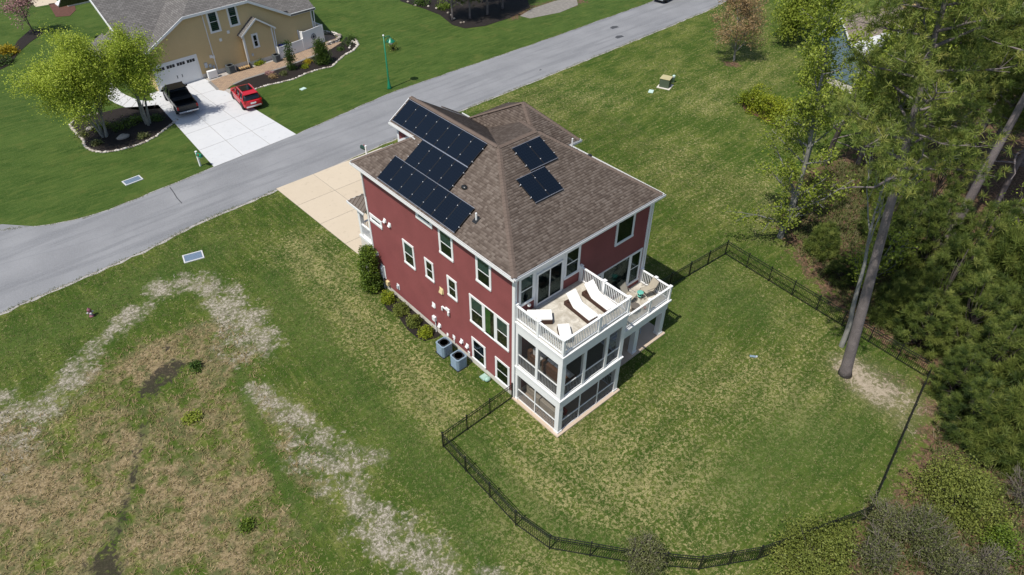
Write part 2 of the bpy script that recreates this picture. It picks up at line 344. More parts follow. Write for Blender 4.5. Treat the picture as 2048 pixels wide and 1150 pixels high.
    # bleached dead grass
    pl = g.mix(g.smooth(fi, .3, .62), (.19, .165, .125), (.42, .37, .315)); pl = g.mix(g.smooth(vf, .50, .66, 0, .75), pl, (.10, .115, .045)); pl = g.mix(g.smooth(g.noise(p, 8, 3, .6), .50, .62, 0, .6), pl, (.085, .105, .032))
    br = g.math('MULTIPLY', g.math('SUBTRACT', g.noise(p, .9, 5, .62), .5), 2.6); pa0 = g.math('ADD', A[0], br)
    c = g.mix(g.math('MULTIPLY', g.smooth(g.math('ADD', pa0, g.math('MULTIPLY', g.math('SUBTRACT', tuf, .5), 1.6)), .25, 1.0, 0, .62), g.smooth(A[0], .06, .30)), c, g.mix(fi, (.13, .115, .07), (.27, .235, .175)))
    pf = g.math('ADD', pa0, g.math('ADD', g.math('MULTIPLY', g.math('SUBTRACT', tuf, .5), 2.6), g.math('MULTIPLY', g.math('SUBTRACT', fi, .5), 2.6)))
    c = g.mix(g.math('MULTIPLY', g.smooth(pf, .60, 1.25, 0, .85), g.smooth(A[0], .06, .30)), c, pl)
    # woodland floor: pine straw and leaf litter
    so_ = g.mix(g.smooth(fi, .35, .65), (.055, .034, .022), (.175, .105, .066)); so_ = g.mix(g.smooth(vf, .58, .72), so_, (.27, .19, .13)); so_ = g.mix(g.smooth(med, .56, .68, 0, .7), so_, (.050, .068, .022))
    sf = g.math('ADD', B[0], g.math('ADD', g.math('MULTIPLY', g.math('SUBTRACT', tuf, .5), 2.0), g.math('MULTIPLY', g.math('SUBTRACT', med, .5), 2.0)))
    c = g.mix(g.math('MULTIPLY', g.smooth(sf, .40, .8), g.smooth(B[0], .04, .25)), c, so_)
    sn = g.mix(fi, (.22, .175, .12), (.48, .41, .32)); sdf = g.math('ADD', Cc[0], g.math('ADD', g.math('MULTIPLY', g.math('SUBTRACT', tuf, .5), 2.2), g.math('MULTIPLY', g.math('SUBTRACT', vf, .5), 1.0)))
    c = g.mix(g.smooth(Cc[0], .1, .9, 0, .6), c, (.19, .155, .10))
    c = g.mix(g.math('MULTIPLY', g.smooth(sdf, .45, 1.0), g.smooth(Cc[0], .05, .3)), c, sn)
    mudc = g.mix(fi, (.020, .017, .012), (.052, .044, .033))
    mf = g.math('ADD', g.math('MULTIPLY', B[1], g.smooth(B[1], .05, .3)), g.math('MULTIPLY', g.math('SUBTRACT', tuf, .5), 2.8)); c = g.mix(g.smooth(mf, .45, .85, 0, .92), c, mudc)
    h = g.math('ADD', g.math('MULTIPLY', fi, .6), g.math('MULTIPLY', vf, .5))
    g.out(c, .95, g.bump(h, .9, .09), .1); return m
V3 = np.stack([X.ravel(), Y.ravel(), np.zeros(nx * ny)], 1)
gm = npmesh('ground', V3, Fq, ground_mat())
pale, basin, lush, soil, mud, mot, sand = masks(P2)
for nm, trip in (('cover_a', (pale, basin, lush)), ('cover_b', (soil, mud, mot)), ('cover_c', (sand, sand * 0, sand * 0))):
    a = gm.attributes.new(nm, 'FLOAT_VECTOR', 'POINT'); a.data.foreach_set('vector', np.stack(trip, 1).astype(np.float32).ravel())
link('ground', gm, kind='structure')

# ---------------------------------------------------------------- road
def asphalt():
    m, t, ns, ls = new_mat('worn_asphalt'); g = N(t); p = g.pos()
    a = g.noise(p, .25, 4); b = g.noise(p, 2.0, 5, .65); f = g.noise(p, 26, 2); st = g.noise(g.scale(p, (.09, 1.1, 1)), 1.0, 3)
    c = g.mix(g.smooth(a, .3, .7), (.178, .180, .186), (.226, .228, .234)); c = g.mix(g.smooth(st, .46, .66, 0, .85), c, (.150, .153, .160)); c = g.mix(g.smooth(b, .54, .72, 0, .6), c, (.175, .18, .192))
    c = g.mix(g.smooth(f, .35, .7, 0, .35), c, (.31, .315, .33))
    g.out(c, .9, g.bump(f, .3, .01), .15); return m
asph = asphalt()
def resample(pts, n):
    pts = np.array(pts, float); L = np.r_[0, np.cumsum(np.linalg.norm(np.diff(pts, axis=0), axis=1))]; s = np.linspace(0, L[-1], n); return np.stack([np.interp(s, L, pts[:, 0]), np.interp(s, L, pts[:, 1])], 1)
xr = np.concatenate([np.linspace(-120, -32, 12), np.arange(-30, 75, .8), np.linspace(76, 400, 30)])
r_ = rng(3)
yn = np.interp(xr, [p[0] for p in ROAD_N], [p[1] for p in ROAD_N]); ysd = np.interp(xr, [p[0] for p in ROAD_S], [p[1] for p in ROAD_S])
k = np.array([1, 2, 3, 2, 1]) / 9.
def sm(a): b = np.pad(a, 2, 'edge'); return np.convolve(b, k, 'valid')
yn = sm(sm(yn)) + r_.normal(0, .035, len(xr)); ysd = sm(sm(ysd)) + r_.normal(0, .035, len(xr))
V = np.concatenate([np.stack([xr, ysd, np.full(len(xr), .02)], 1), np.stack([xr, yn, np.full(len(xr), .02)], 1)])
n = len(xr); Fr = np.stack([np.arange(n - 1), np.arange(1, n), np.arange(1, n) + n, np.arange(n - 1) + n], 1)
link('road', npmesh('road', V, Fr, asph), kind='structure')
# the side street that joins at the far left
MB().prism([(-60, 33), (-19, 33), (-15.3, 35.6), (-17.5, 38.0), (-24, 40.2), (-60, 45)], -.05, .012).obj('side_road', asph, kind='structure')
# gravel shoulder, crack seals and patches lie on the asphalt as thin sheets of their own
shoulder = mat('gravel_shoulder', (.33, .31, .29), .95, .35, 2.5, bump=.6, bsc=14, fine=.25)
sh = MB()
for i in range(12, len(xr) - 32):
    w1 = .10 + .22 * abs(math.sin(i * 1.7)) * (1 if xr[i] < 2 else .35); w2 = .10 + .22 * abs(math.sin((i + 1) * 1.7)) * (1 if xr[i + 1] < 2 else .35)
    sh.add([(xr[i], ysd[i] - w1, .006), (xr[i + 1], ysd[i + 1] - w2, .006), (xr[i + 1], ysd[i + 1] + .05, .006), (xr[i], ysd[i] + .05, .006)], [(0, 1, 2, 3)])
    sh.add([(xr[i], yn[i] - .05, .006), (xr[i + 1], yn[i + 1] - .05, .006), (xr[i + 1], yn[i + 1] + w2 * .4, .006), (xr[i], yn[i] + w1 * .4, .006)], [(0, 1, 2, 3)])
sh.obj('road_shoulder', shoulder, kind='structure')
tarm = mat('tar_patch', (.055, .057, .062), .8, .2, 6)
tar = MB(); ym = (yn + ysd) / 2
def ribbon(pts, wd, z, mb, jit=.02, seed=1):
    rr = random.Random(seed); pts = [np.array(p, float) for p in pts]
    for a, b in zip(pts[:-1], pts[1:]):
        d = (b - a) / (np.linalg.norm(b - a) + 1e-9); nn = np.array([-d[1], d[0]]) * wd / 2
        mb.add([(*(a - nn), z), (*(b - nn), z), (*(b + nn), z), (*(a + nn), z)], [(0, 1, 2, 3)])
ribbon([g2(*q) for q in ((340, 375), (348, 386), (354, 396), (364, 407))], .07, .026, tar)
for q in ((1228, 55), (1238, 74)):
    c = g2(*q); tar.prism([(c[0] - .55, c[1] - .25), (c[0] + .5, c[1] - .35), (c[0] + .6, c[1] + .1), (c[0] + .1, c[1] + .4), (c[0] - .5, c[1] + .2)], .021, .026)
c = g2(1080, 140); tar.prism([(c[0] - .2, c[1] - .1), (c[0] + .2, c[1] - .12), (c[0] + .1, c[1] + .12)], .021, .026)
tar.obj('asphalt_patches', tarm, kind='structure')
seam = MB(); seamm = mat('road_seam', (.185, .19, .205), .9, .2, 3)
ribbon([(x, y) for x, y in zip(xr[12:-28], (ym + .25)[12:-28])], .035, .0245, seam); seam.obj('paving_seam', seamm, kind='structure')

# ---------------------------------------------------------------- concrete driveways in slabs
def concrete(name, c1, c2):
    m, t, ns, ls = new_mat(name); g = N(t); p = g.pos(); a = g.noise(p, .6, 5, .6); b = g.noise(p, 30, 2); oi = g.n('ShaderNodeObjectInfo')
    c = g.mix(g.math('ADD', g.math('MULTIPLY', a, .7), g.math('MULTIPLY', oi.outputs['Random'], .35)), c1, c2); c = g.mix(g.smooth(g.noise(p, 2.2, 5, .7), .55, .74, 0, .5), c, tuple(x * .72 for x in c1)); c = g.mix(g.smooth(b, .4, .7, 0, .2), c, tuple(x * .85 for x in c1))
    g.out(c, .85, g.bump(b, .15, .01), .2); return m
cream = concrete('cream_concrete', (.46, .385, .285), (.53, .45, .345)); greyc = concrete('grey_concrete', (.47, .475, .48), (.55, .55, .55))
jointm = mat('slab_joint', (.24, .22, .19), .9)
def driveway(name, quad, nu, nv, m, z=.035):
    """quad corners a,b,c,d; nu x nv slabs with recessed joints"""
    a, b, c, d = [np.array(q, float) for q in quad]
    base = MB(); P = lambda u, v: (a * (1 - u) + b * u) * (1 - v) + (d * (1 - u) + c * u) * v
    base.add([(*P(0, 0), z - .012), (*P(1, 0), z - .012), (*P(1, 1), z - .012), (*P(0, 1), z - .012)], [(0, 1, 2, 3)]); root = base.obj(name, jointm, kind='structure')
    Lu = np.linalg.norm(b - a); Lv = np.linalg.norm(d - a); gu = .018 / Lu; gv = .018 / Lv
    for i in range(nu):
        for j in range(nv):
            q = [P(i / nu + gu, j / nv + gv), P((i + 1) / nu - gu, j / nv + gv), P((i + 1) / nu - gu, (j + 1) / nv - gv), P(i / nu + gu, (j + 1) / nv - gv)]
            MB().prism(q, z - .06, z).obj('concrete_slab', m, root)
    return root
driveway('driveway', [(.55, 15.5), (10.3, 15.5), (10.3, 28.95), (.2, 28.95)], 3, 4, cream)
driveway('neighbour_driveway', [g2(428, 334.5), g2(593, 269), (4.62, 53.25), (-1.1, 53.25)], 3, 5, greyc)
# curved front walk of the yellow house
wk = [g2(*q) for q in ((183, 150), (196, 175), (222, 203), (268, 222), (335, 216))]; wk2 = [g2(*q) for q in ((210, 146), (222, 166), (246, 188), (282, 203), (335, 200))]
walk = MB(); base = MB()
wa, wb = resample(wk, 13), resample(wk2, 13)
for i in range(12): base.prism([wa[i], wa[i + 1], wb[i + 1], wb[i]], -.02, .016)
wroot = base.obj('front_walk', jointm, kind='structure')
for i in range(12):
    e = .03; MB().prism([wa[i] * (1 - e) + wa[i + 1] * e, wa[i + 1] * (1 - e) + wa[i] * e, wb[i + 1] * (1 - e) + wb[i] * e, wb[i] * (1 - e) + wb[i + 1] * e], -.02, .03).obj('concrete_slab', greyc, wroot)
wp = MB().prism([g2(*q) for q in ((52, -4), (72, 14), (118, 6), (105, -8))], -.02, .03); wp.obj('corner_walk', cream, kind='structure')

# ---------------------------------------------------------------- planting beds
mulch = mat('dark_mulch', (.016, .012, .010), .95, .35, 3, bump=.8, bsc=25, fine=.3)
rmulch = mat('red_mulch', (.10, .045, .032), .95, .35, 3, bump=.8, bsc=25, fine=.3)
stonem = None
def stone_mat():
    m, t, ns, ls = new_mat('river_stone'); g = N(t); oi = g.n('ShaderNodeAttribute', attribute_name='tint'); r = g.n('ShaderNodeValToRGB'); el = r.color_ramp.elements
    for c in range(2): el.new(.5)
    for i, c in enumerate(((.20, .17, .14), (.34, .30, .25), (.46, .42, .37), (.56, .53, .49))): el[i].position = i / 3; el[i].color = (*c, 1)
    o2 = g.n('ShaderNodeObjectInfo'); ls.new(g.math('FRACT', g.math('ADD', oi.outputs['Fac'], o2.outputs['Random'])), r.inputs[0]); g.out(r.outputs[0], .8, None, .25); return m
stonem = stone_mat()
def bed(name, pts, m, z=.03):
    mb = MB().prism(pts, -.03, z); return mb.obj(name, m, kind='structure')
smesh = []
for s_ in range(4):
    rr = random.Random(s_); smesh.append(MB().blob((0, 0, 0), (1, .8, .6), 6, 4, rr, .22).mesh('stone', stonem, True))
def stone_ring(parent, pts, size, seed, step=None, limit=290):
    rr = random.Random(seed); step = step or size * 1.5; pts = np.array(pts); L = np.linalg.norm(np.diff(pts, axis=0), axis=1).sum(); n = min(limit, int(L / step)); q = resample(pts, n)
    for p in q:
        o = link('stone', smesh[rr.randrange(4)], parent, loc=(p[0] + rr.uniform(-.04, .04), p[1] + rr.uniform(-.04, .04), .03), rz=rr.uniform(0, 6.3)); s = size * rr.uniform(.7, 1.2); o.scale = (s, s, s * .8)
isl = [g2(x / 2.875, y / 2.875) for x, y in ((402, 722), (432, 680), (560, 655), (700, 620), (830, 612), (950, 600), (1000, 645), (1022, 690), (960, 735), (900, 782), (830, 820), (760, 845), (670, 866), (590, 877), (530, 868), (492, 845), (476, 800), (440, 765))]
b1 = bed('island_bed', isl, mulch)
stone_ring(b1, [isl[i] for i in (2, 1, 0, 17, 16, 15, 14, 13, 12, 11, 10, 9, 8, 7)], .17, 5, .2)
b2 = [g2(380 + x / 3.8325, y / 3.8325) for x, y in ((330, 650), (400, 672), (480, 690), (590, 655), (700, 632), (800, 605), (900, 560), (1000, 530), (1090, 510), (1130, 470), (1190, 420), (1250, 390), (1290, 345), (1265, 300), (1195, 285), (1170, 320), (1060, 390), (950, 430), (740, 510), (550, 570), (420, 610))]
b2o = bed('side_bed', b2, mulch); stone_ring(b2o, b2[1:14], .17, 6, .2)
stone_ring(b2o, [b2[10], b2[11], b2[12], (21.6, 52.0), (20.6, 51.0), (20.2, 50.3)], .14, 8, .12)
# tan brick path along the yellow house
def paver():
    m, t, ns, ls = new_mat('tan_pavers'); g = N(t); p = g.pos(); b = g.n('ShaderNodeTexBrick'); b.inputs['Color1'].default_value = (.36, .255, .17, 1); b.inputs['Color2'].default_value = (.27, .195, .14, 1); b.inputs['Mortar'].default_value = (.16, .12, .09, 1)
    b.inputs['Scale'].default_value = 1; b.inputs['Brick Width'].default_value = .32; b.inputs['Row Height'].default_value = .17; b.inputs['Mortar Size'].default_value = .012; ls.new(p, b.inputs[0]); g.out(b.outputs[0], .9, None, .15); return m
path_pts = [(4.65, 52.1), (6.3, 52.35), (9.9, 52.5), (13.2, 52.55), (16.2, 53.0), (19.0, 53.6)] + [g2(380 + x / 3.8325, y / 3.8325) for x, y in ((1170, 322), (1060, 392), (950, 432), (740, 512), (550, 572), (420, 612), (330, 652), (262, 700))] + [(4.5, 49.6)]
bed('paver_path', path_pts, paver(), .045)
border = mat('grey_pavers', (.20, .19, .18), .9, .2, 4); bl = MB()
ribbon([b2[i] for i in (16, 17, 18, 19, 20, 0)], .28, .052, bl); ribbon([path_pts[-1], (4.65, 52.1)], .3, .052, bl); bl.obj('path_border', border, kind='structure')
gravel = mat('grey_gravel', (.36, .33, .30), .95, .4, 5, bump=.8, bsc=12, fine=.3)
gbed = bed('gravel_strip', [(4.7, 52.12), (6.3, 52.4), (9.9, 52.55), (13.1, 52.6), (13.1, 53.8), (4.7, 53.35)], gravel, .035)
gb2 = bed('gravel_corner', [(4.55, 49.5), (4.4, 48.3), (5.6, 47.6), (6.0, 48.6), (5.2, 49.3)], gravel, .033)
gpatch_m = mat('dull_gravel', (.20, .185, .165), .95, .4, 3, bump=.8, bsc=12, fine=.3)
gpatch = bed('gravel_patch', [g2(*q) for q in ((1040, 32), (1065, 17), (1110, 2), (1152, -6), (1156, 10), (1120, 25), (1060, 37))], gpatch_m, .02)
bed('yard_bed', [g2(*q) for q in ((805, -10), (800, 2), (850, 18), (880, 30), (905, 50), (930, 57), (970, 52), (1020, 36), (1060, 15), (1050, -15))], mulch, .03)
bed('left_bed', [g2(*q) for q in ((-20, 150), (20, 130), (38, 105), (60, 85), (85, 68), (85, 58), (60, 60), (35, 82), (25, 100), (-20, 100))], mulch, .03)
bed('porch_bed', [g2(*q) for q in ((97, 8), (112, 34), (140, 32), (152, 20), (148, 6), (125, 4))], rmulch, .03)
cb_ = lambda x, y: g2(720 + x / 4.4235, 540 + y / 4.4235)
bed('house_bed', [(-.03, 12.3), (-1.02, 11.95), (-1.2, 10.9), (-1.0, 10.1), (-1.18, 9.3), (-1.32, 8.5), (-1.3, 7.6), (-1.12, 7.0), (-.4, 6.75), (-.03, 6.75)], mulch, .04)
bed('hedge_bed', [g2(*q) for q in ((1482, 205), (1490, 222), (1530, 240), (1570, 258), (1590, 250), (1570, 225), (1520, 195), (1492, 190))], rmulch, .03)
# ================================================================ RED HOUSE
W, L, OV, ZE = 10.36, 13.77, .38, 9.2
house = thing('red_house', 'three-storey red house with brown shingle roof, solar panels and white rear decks', 'house')
def siding(mb, p0, p1, z0, z1, nrm, ex=.178, th=.0245):
    """lapped boards between plan points p0,p1 (each course leans out at its foot)"""
    p0 = np.array(p0, float); p1 = np.array(p1, float); nn = np.array(nrm, float); z = z0
    while z < z1 - 1e-3:
        t = min(z + ex, z1)
        a, b = p0 + nn * th, p1 + nn * th; c, d = p1 + nn * .004, p0 + nn * .004
        mb.add([(*a, z), (*b, z), (*c, t), (*d, t), (*(p0 + nn * .001), z), (*(p1 + nn * .001), z)], [(0, 1, 2, 3), (4, 5, 1, 0)]); z = t
ZF = .42
MB().box(0, W, 0, L, -.3, ZF).obj('foundation', found, house)
MB().box(.02, W - .02, .02, L - .02, ZF, 9.1).obj('wall_core', redm, house)
sd_ = MB()
siding(sd_, (0, L), (0, 0), ZF, 9.08, (-1, 0)); siding(sd_, (0, 0), (W, 0), ZF, 9.08, (0, -1)); siding(sd_, (W, 0), (W, L), ZF, 9.08, (1, 0)); siding(sd_, (W, L), (0, L), ZF, 9.08, (0, 1))
so_ = sd_.obj('siding', redm, house); so_['kind'] = 'stuff'
# corner boards, frieze, downspouts
for x, y in ((0, 0), (W, 0), (0, L), (W, L)):
    sx = -1 if x == 0 else 1; sy = -1 if y == 0 else 1
    mb = MB(); mb.box(min(x + sx * .055, x - sx * .13), max(x + sx * .055, x - sx * .13), min(y + sy * .055, y + sy * .0), max(y + sy * .055, y), .3, 9.05)
    mb.box(min(x, x + sx * .055), max(x, x + sx * .055), min(y - sy * .13, y), max(y - sy * .13, y), .3, 9.05); mb.obj('corner_board', white, house)
def pipe(pts, r=.045, name='downspout', parent=house, m=white): return MB().tube(pts, r, 6).obj(name, m, parent)
pipe([(-.36, -.30, 9.08), (-.30, -.22, 8.85), (-.09, -.10, 8.7), (-.09, -.10, .2)]); pipe([(W + .3, -.3, 9.08), (W + .08, -.1, 8.75), (W + .08, -.1, 3.95)])
pipe([(-.34, L + .3, 9.05), (-.09, L - .1, 8.7), (-.09, L - .1, 6.9)])
# ---- soffit + roof
PL, PR = (12.04 - ZE) / 4.41, (12.04 - ZE) / 6.18     # left and rear pitches
RZ = 12.04
A_ = (4.03, 5.80); B_ = (6.80, 5.80)
faces = {   # name: (plan polygon, z(x,y), downslope unit plan vector)
 'left': ([(-.38, -.38), (-.38, 14.15), (4.03, 9.74), (4.03, 5.80)], lambda x, y: ZE + (x + .38) * PL, (-1, 0)),
 'gable_left': ([(2.40, 11.37), (2.40, 13.82), (4.03, 13.82), (4.03, 9.74)], lambda x, y: ZE + (x + .38) * PL, (-1, 0)),
 'front_hip': ([(-.38, 14.15), (4.03, 14.15), (4.03, 9.74)], lambda x, y: ZE + (14.15 - y) * PL, (0, 1)),
 'rear': ([(-.38, -.38), (10.74, -.38), (6.80, 5.80), (4.03, 5.80)], lambda x, y: ZE + (y + .38) * PR, (0, -1)),
 'gable_right': ([(4.03, 5.80), (8.44, 12.03), (8.44, 13.85), (4.03, 13.85)], lambda x, y: RZ - (x - 4.03) * .644, (1, 0)),
 'gable_lip': ([(6.9, 13.85), (8.44, 13.85), (8.44, 14.8), (6.9, 14.8)], lambda x, y: RZ - (x - 4.03) * .644, (1, 0)),
 'wing_front': ([(4.03, 5.80), (6.80, 5.80), (10.74, 11.98), (8.44, 12.03)], lambda x, y: RZ - (y - 5.80) * PR, (0, 1)),
 'right': ([(10.74, -.38), (10.74, 11.98), (6.80, 5.80)], lambda x, y: ZE + (10.74 - x) * (RZ - ZE) / 3.94, (1, 0)),
}
px0, px1, py0, py1, pcx, pcy, pz = 8.42, 11.75, 7.05, 13.9, 10.08, 10.45, 11.0
faces['tower_rear'] = ([(px0, py0), (px1, py0), (pcx, pcy)], lambda x, y: ZE + (y - py0) * (pz - ZE) / (pcy - py0), (0, -1))
faces['tower_left'] = ([(px0, py0), (pcx, pcy), (px0, py1)], lambda x, y: ZE + (x - px0) * (pz - ZE) / (pcx - px0), (-1, 0))
faces['tower_right'] = ([(px1, py0), (px1, py1), (pcx, pcy)], lambda x, y: ZE + (px1 - x) * (pz - ZE) / (px1 - pcx), (1, 0))
faces['tower_front'] = ([(px0, py1), (px1, py1), (pcx, pcy)], lambda x, y: ZE + (py1 - y) * (pz - ZE) / (py1 - pcy), (0, 1))
def clip(poly, a, b, keep):
    """clip 2D polygon by halfplane a*p>=b"""
    out = []
    for i in range(len(poly)):
        p, q = poly[i], poly[(i + 1) % len(poly)]; dp = a[0] * p[0] + a[1] * p[1] - b; dq = a[0] * q[0] + a[1] * q[1] - b
        if dp >= 0: out.append(p)
        if (dp >= 0) != (dq >= 0): t = dp / (dp - dq); out.append((p[0] + (q[0] - p[0]) * t, p[1] + (q[1] - p[1]) * t))
    return out
def ccw(poly):
    a = sum(poly[i][0] * poly[(i + 1) % len(poly)][1] - poly[(i + 1) % len(poly)][0] * poly[i][1] for i in range(len(poly))); return poly if a > 0 else poly[::-1]
LIFT = {104: 0, 105: 0, 106: .2, 107: .2}
def roof_face(poly, zf, down, parent, seed, name='roof'):
    rr = random.Random(seed); poly = ccw(list(poly)); mb = MB()
    top = [(x, y, zf(x, y)) for x, y in poly]; mb.slab(top, (0, 0, -.12)); root = mb.obj(name, capm, parent)
    # shingle tabs in courses, each clipped to the face; the butt end stands proud
    dn = np.array(down, float); al = np.array([-dn[1], dn[0]]); pu = np.array([0., 0.]); s1 = [np.dot(p, dn) for p in poly]; t1 = [np.dot(p, al) for p in poly]
    sl = abs(zf(*(pu + dn)) - zf(*pu)); cosr = 1 / math.sqrt(1 + sl * sl); ex = .148 * cosr
    nrm = np.array([dn[0] * sl, dn[1] * sl, 1]) * cosr
    edges = []
    for i in range(len(poly)):
        p, q = poly[i], poly[(i + 1) % len(poly)]; a = (-(q[1] - p[1]), q[0] - p[0]); edges.append((a, a[0] * p[0] + a[1] * p[1]))
    V, F4, tint = [], [], []
    c = max(s1); row = 0
    while c > min(s1):
        t = min(t1) - rr.uniform(0, .3)
        while t < max(t1):
            wd = rr.choice((.14, .17, .20, .23)); q0 = dn * c + al * t; q1 = dn * c + al * (t + wd); q2 = dn * (c - ex) + al * (t + wd); q3 = dn * (c - ex) + al * t
            pg = [tuple(q0), tuple(q1), tuple(q2), tuple(q3)]
            t += wd
            for a, b in edges:
                pg = clip(pg, a, b, True)
                if len(pg) < 3: break
            if len(pg) < 3: continue
            tn = rr.random(); lift = rr.choice((.010, .010, .017)) * LIFT.get(seed, 1)
            vs = []
            for p in pg:
                f = (np.dot(p, dn) - (c - ex)) / ex; h = .003 + lift * max(0, min(1, f)); vs.append(np.array([p[0], p[1], zf(p[0], p[1])]) + nrm * h)
            b = len(V); V += vs; n_ = len(vs)
            for k2 in range(1, n_ - 1): F4.append((b, b + k2, b + k2 + 1)); tint.append(tn)
            for k2 in range(n_):    # butt face at the lower edge
                p, q = pg[k2], pg[(k2 + 1) % n_]
                if abs(np.dot(p, dn) - c) < 1e-6 and abs(np.dot(q, dn) - c) < 1e-6:
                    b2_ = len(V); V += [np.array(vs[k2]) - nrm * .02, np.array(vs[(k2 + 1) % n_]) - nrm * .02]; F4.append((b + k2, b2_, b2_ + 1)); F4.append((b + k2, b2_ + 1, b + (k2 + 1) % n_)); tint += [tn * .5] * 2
        c -= ex; row += 1
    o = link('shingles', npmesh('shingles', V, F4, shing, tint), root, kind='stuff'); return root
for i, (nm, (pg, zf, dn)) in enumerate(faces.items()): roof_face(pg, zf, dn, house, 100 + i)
def caps(p, q, w_=.15, seg=.22):
    """ridge and hip cap shingles, overlapping"""
    p = Vector(p); q = Vector(q); d = (q - p); n_ = int(d.length / seg); d.normalize(); s = d.cross(Vector((0, 0, 1))).normalized(); mb = MB()
    for i in range(n_):
        a = p + d * (i * seg); b = p + d * ((i + 1.15) * seg); u = Vector((0, 0, .035)); u2 = Vector((0, 0, .018))
        dr = Vector((0, 0, -w_ * .42))
        mb.add([a + u, b + u2, a + s * w_ + dr + u, b + s * w_ + dr + u2, a - s * w_ + dr + u, b - s * w_ + dr + u2], [(0, 1, 3, 2), (0, 4, 5, 1), (0, 2, 4)])
    o = mb.obj('ridge_caps', capm, house); o['kind'] = 'stuff'
caps((-.36, -.36, 9.22), (4.03, 5.80, 12.05)); caps((10.72, -.36, 9.22), (6.80, 5.8, 12.05)); caps((4.03, 5.8, 12.06), (6.8, 5.8, 12.06)); caps((4.03, 13.82, 12.06), (4.03, 5.8, 12.06))
caps((-.36, 14.13, 9.22), (2.40, 11.37, 11.0)); caps((10.72, 11.98, 9.22), (6.8, 5.8, 12.05)); caps((px1, py0, 9.22), (pcx, pcy, pz + .02)); caps((px0, py0, 9.22), (pcx, pcy, pz + .02)); caps((px0, py1, 9.22), (pcx, pcy, pz + .02))
# gutters: white trough with a dark inside
def gutter(p, q, out, z=ZE, name='gutter'):
    p = np.array(p, float); q = np.array(q, float); o = np.array(out, float); d = (q - p) / np.linalg.norm(q - p)
    A = lambda k, zz, e: (*(e + o * k), zz)
    mb = MB()
    for k0, k1, z0, z1 in ((0, .02, z - .17, z - .01), (.11, .132, z - .13, z + .0), (0.02, .11, z - .17, z - .15)):
        mb.add([A(k0, z0, p), A(k0, z0, q), A(k1, z0, q), A(k1, z0, p), A(k0, z1, p), A(k0, z1, q), A(k1, z1, q), A(k1, z1, p)], [(0, 3, 2, 1), (4, 5, 6, 7), (0, 1, 5, 4), (1, 2, 6, 5), (2, 3, 7, 6), (3, 0, 4, 7)])
    r = mb.obj(name, white, house)
    n_ = int(np.linalg.norm(q - p) / .6); ik = MB()
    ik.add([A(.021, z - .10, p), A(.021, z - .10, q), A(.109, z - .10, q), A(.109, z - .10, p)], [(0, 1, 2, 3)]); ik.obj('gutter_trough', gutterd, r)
    return r
gutter((-.38, -.51), (-.38, 14.15), (-1, 0)); gutter((-.38, -.38), (10.87, -.38), (0, -1)); gutter((10.74, -.38), (10.74, 7.0), (1, 0)); gutter((px0 + 1.9, py0), (px1 + .13, py0), (0, -1)); gutter((px1, py0), (px1, py1), (1, 0)); gutter((-.38, 14.15), (2.7, 14.15), (0, 1)); gutter((2.40, 11.1), (2.40, 13.82), (-1, 0), 11.0); gutter((8.44, 12.1), (8.44, 14.8), (1, 0))
# soffits and bird-box closure
MB().box(-.36, 10.72, -.36, 0, 8.98, 9.02).obj('soffit', white, house); MB().box(-.36, 0, .002, 14.13, 8.98, 9.02).obj('soffit', white, house); MB().box(W, 10.72, .002, 7, 8.98, 9.02).obj('soffit', white, house)
# front gable dormer body, tower body
g_ = MB(); g_.add([(2.66, 11.0, 9.0), (2.66, 13.5, 9.0), (2.66, 13.5, 11.05), (2.66, 11.0, 11.05)], [(0, 1, 2, 3)]); g_.add([(2.66, 13.5, 9.0), (7.2, 13.5, 9.0), (7.2, 13.5, 9.85), (4.03, 13.5, 11.92), (2.66, 13.5, 11.05)], [(0, 1, 2, 3, 4)]); g_.obj('dormer_wall', redm, house)
d_ = MB(); d_.box(2.62, 2.655, 13.36, 13.54, 9.2, 11.0); d_.add([(2.60, 11.3, 10.98), (2.60, 13.5, 9.66), (2.60, 13.5, 9.84), (2.60, 11.1, 11.28)], [(0, 1, 2, 3)]); d_.box(2.42, 2.66, 11.2, 13.80, 10.87, 10.90); d_.obj('dormer_trim', white, house)
for (xa, za), (xb, zb) in (((2.4, 11.0), (4.03, 12.05)), ((4.03, 12.05), (8.44, 9.2))):
    MB().slab([(xa, 13.83, za + .02), (xb, 13.83, zb + .02), (xb, 13.83, zb - .2), (xa, 13.83, za - .2)], (0, .04, 0)).obj('rake_board', white, house)
MB().box(8.62, 11.5, 7.3, 13.6, -.1, 9.15).obj('tower_wall', redm, house)
MB().box(px0 + .1, px1, py0, py1, 9.05, 9.09).obj('soffit', white, house)
# front entry porch (left front corner)
pr_ = MB(); pr_.box(-.05, 3.2, 13.8, 15.35, 2.86, 3.06); pr_.obj('porch_floor', white, house)
MB().box(-.02, 3.15, 13.8, 15.3, -.1, 2.84).obj('porch_base', found, house)
for x in (.15, 3.0): MB().box(x - .13, x + .13, 15.0, 15.26, 3.06, 5.35).obj('porch_column', white, house)
MB().box(-.02, 3.2, 14.95, 15.3, 5.36, 5.6).obj('porch_beam', white, house); MB().box(-.02, .23, 13.8, 14.94, 5.36, 5.6).obj('porch_beam', white, house)
bronze = mat('bronze_metal_roof', (.135, .108, .088), .45, .08, 2, spec=.4)
mr = MB(); mr.slab([(-.28, 15.75, 5.62), (3.4, 15.75, 5.62), (2.4, 13.79, 6.75), (.85, 13.79, 6.75)], (0, 0, -.06)); mr.slab([(-.28, 15.75, 5.62), (.85, 13.79, 6.75), (-.28, 13.79, 5.62)], (0, 0, -.06)); mr.slab([(3.4, 15.75, 5.62), (3.4, 13.79, 5.62), (2.4, 13.79, 6.75)], (0, 0, -.06))
mro = mr.obj('metal_roof', bronze, house)
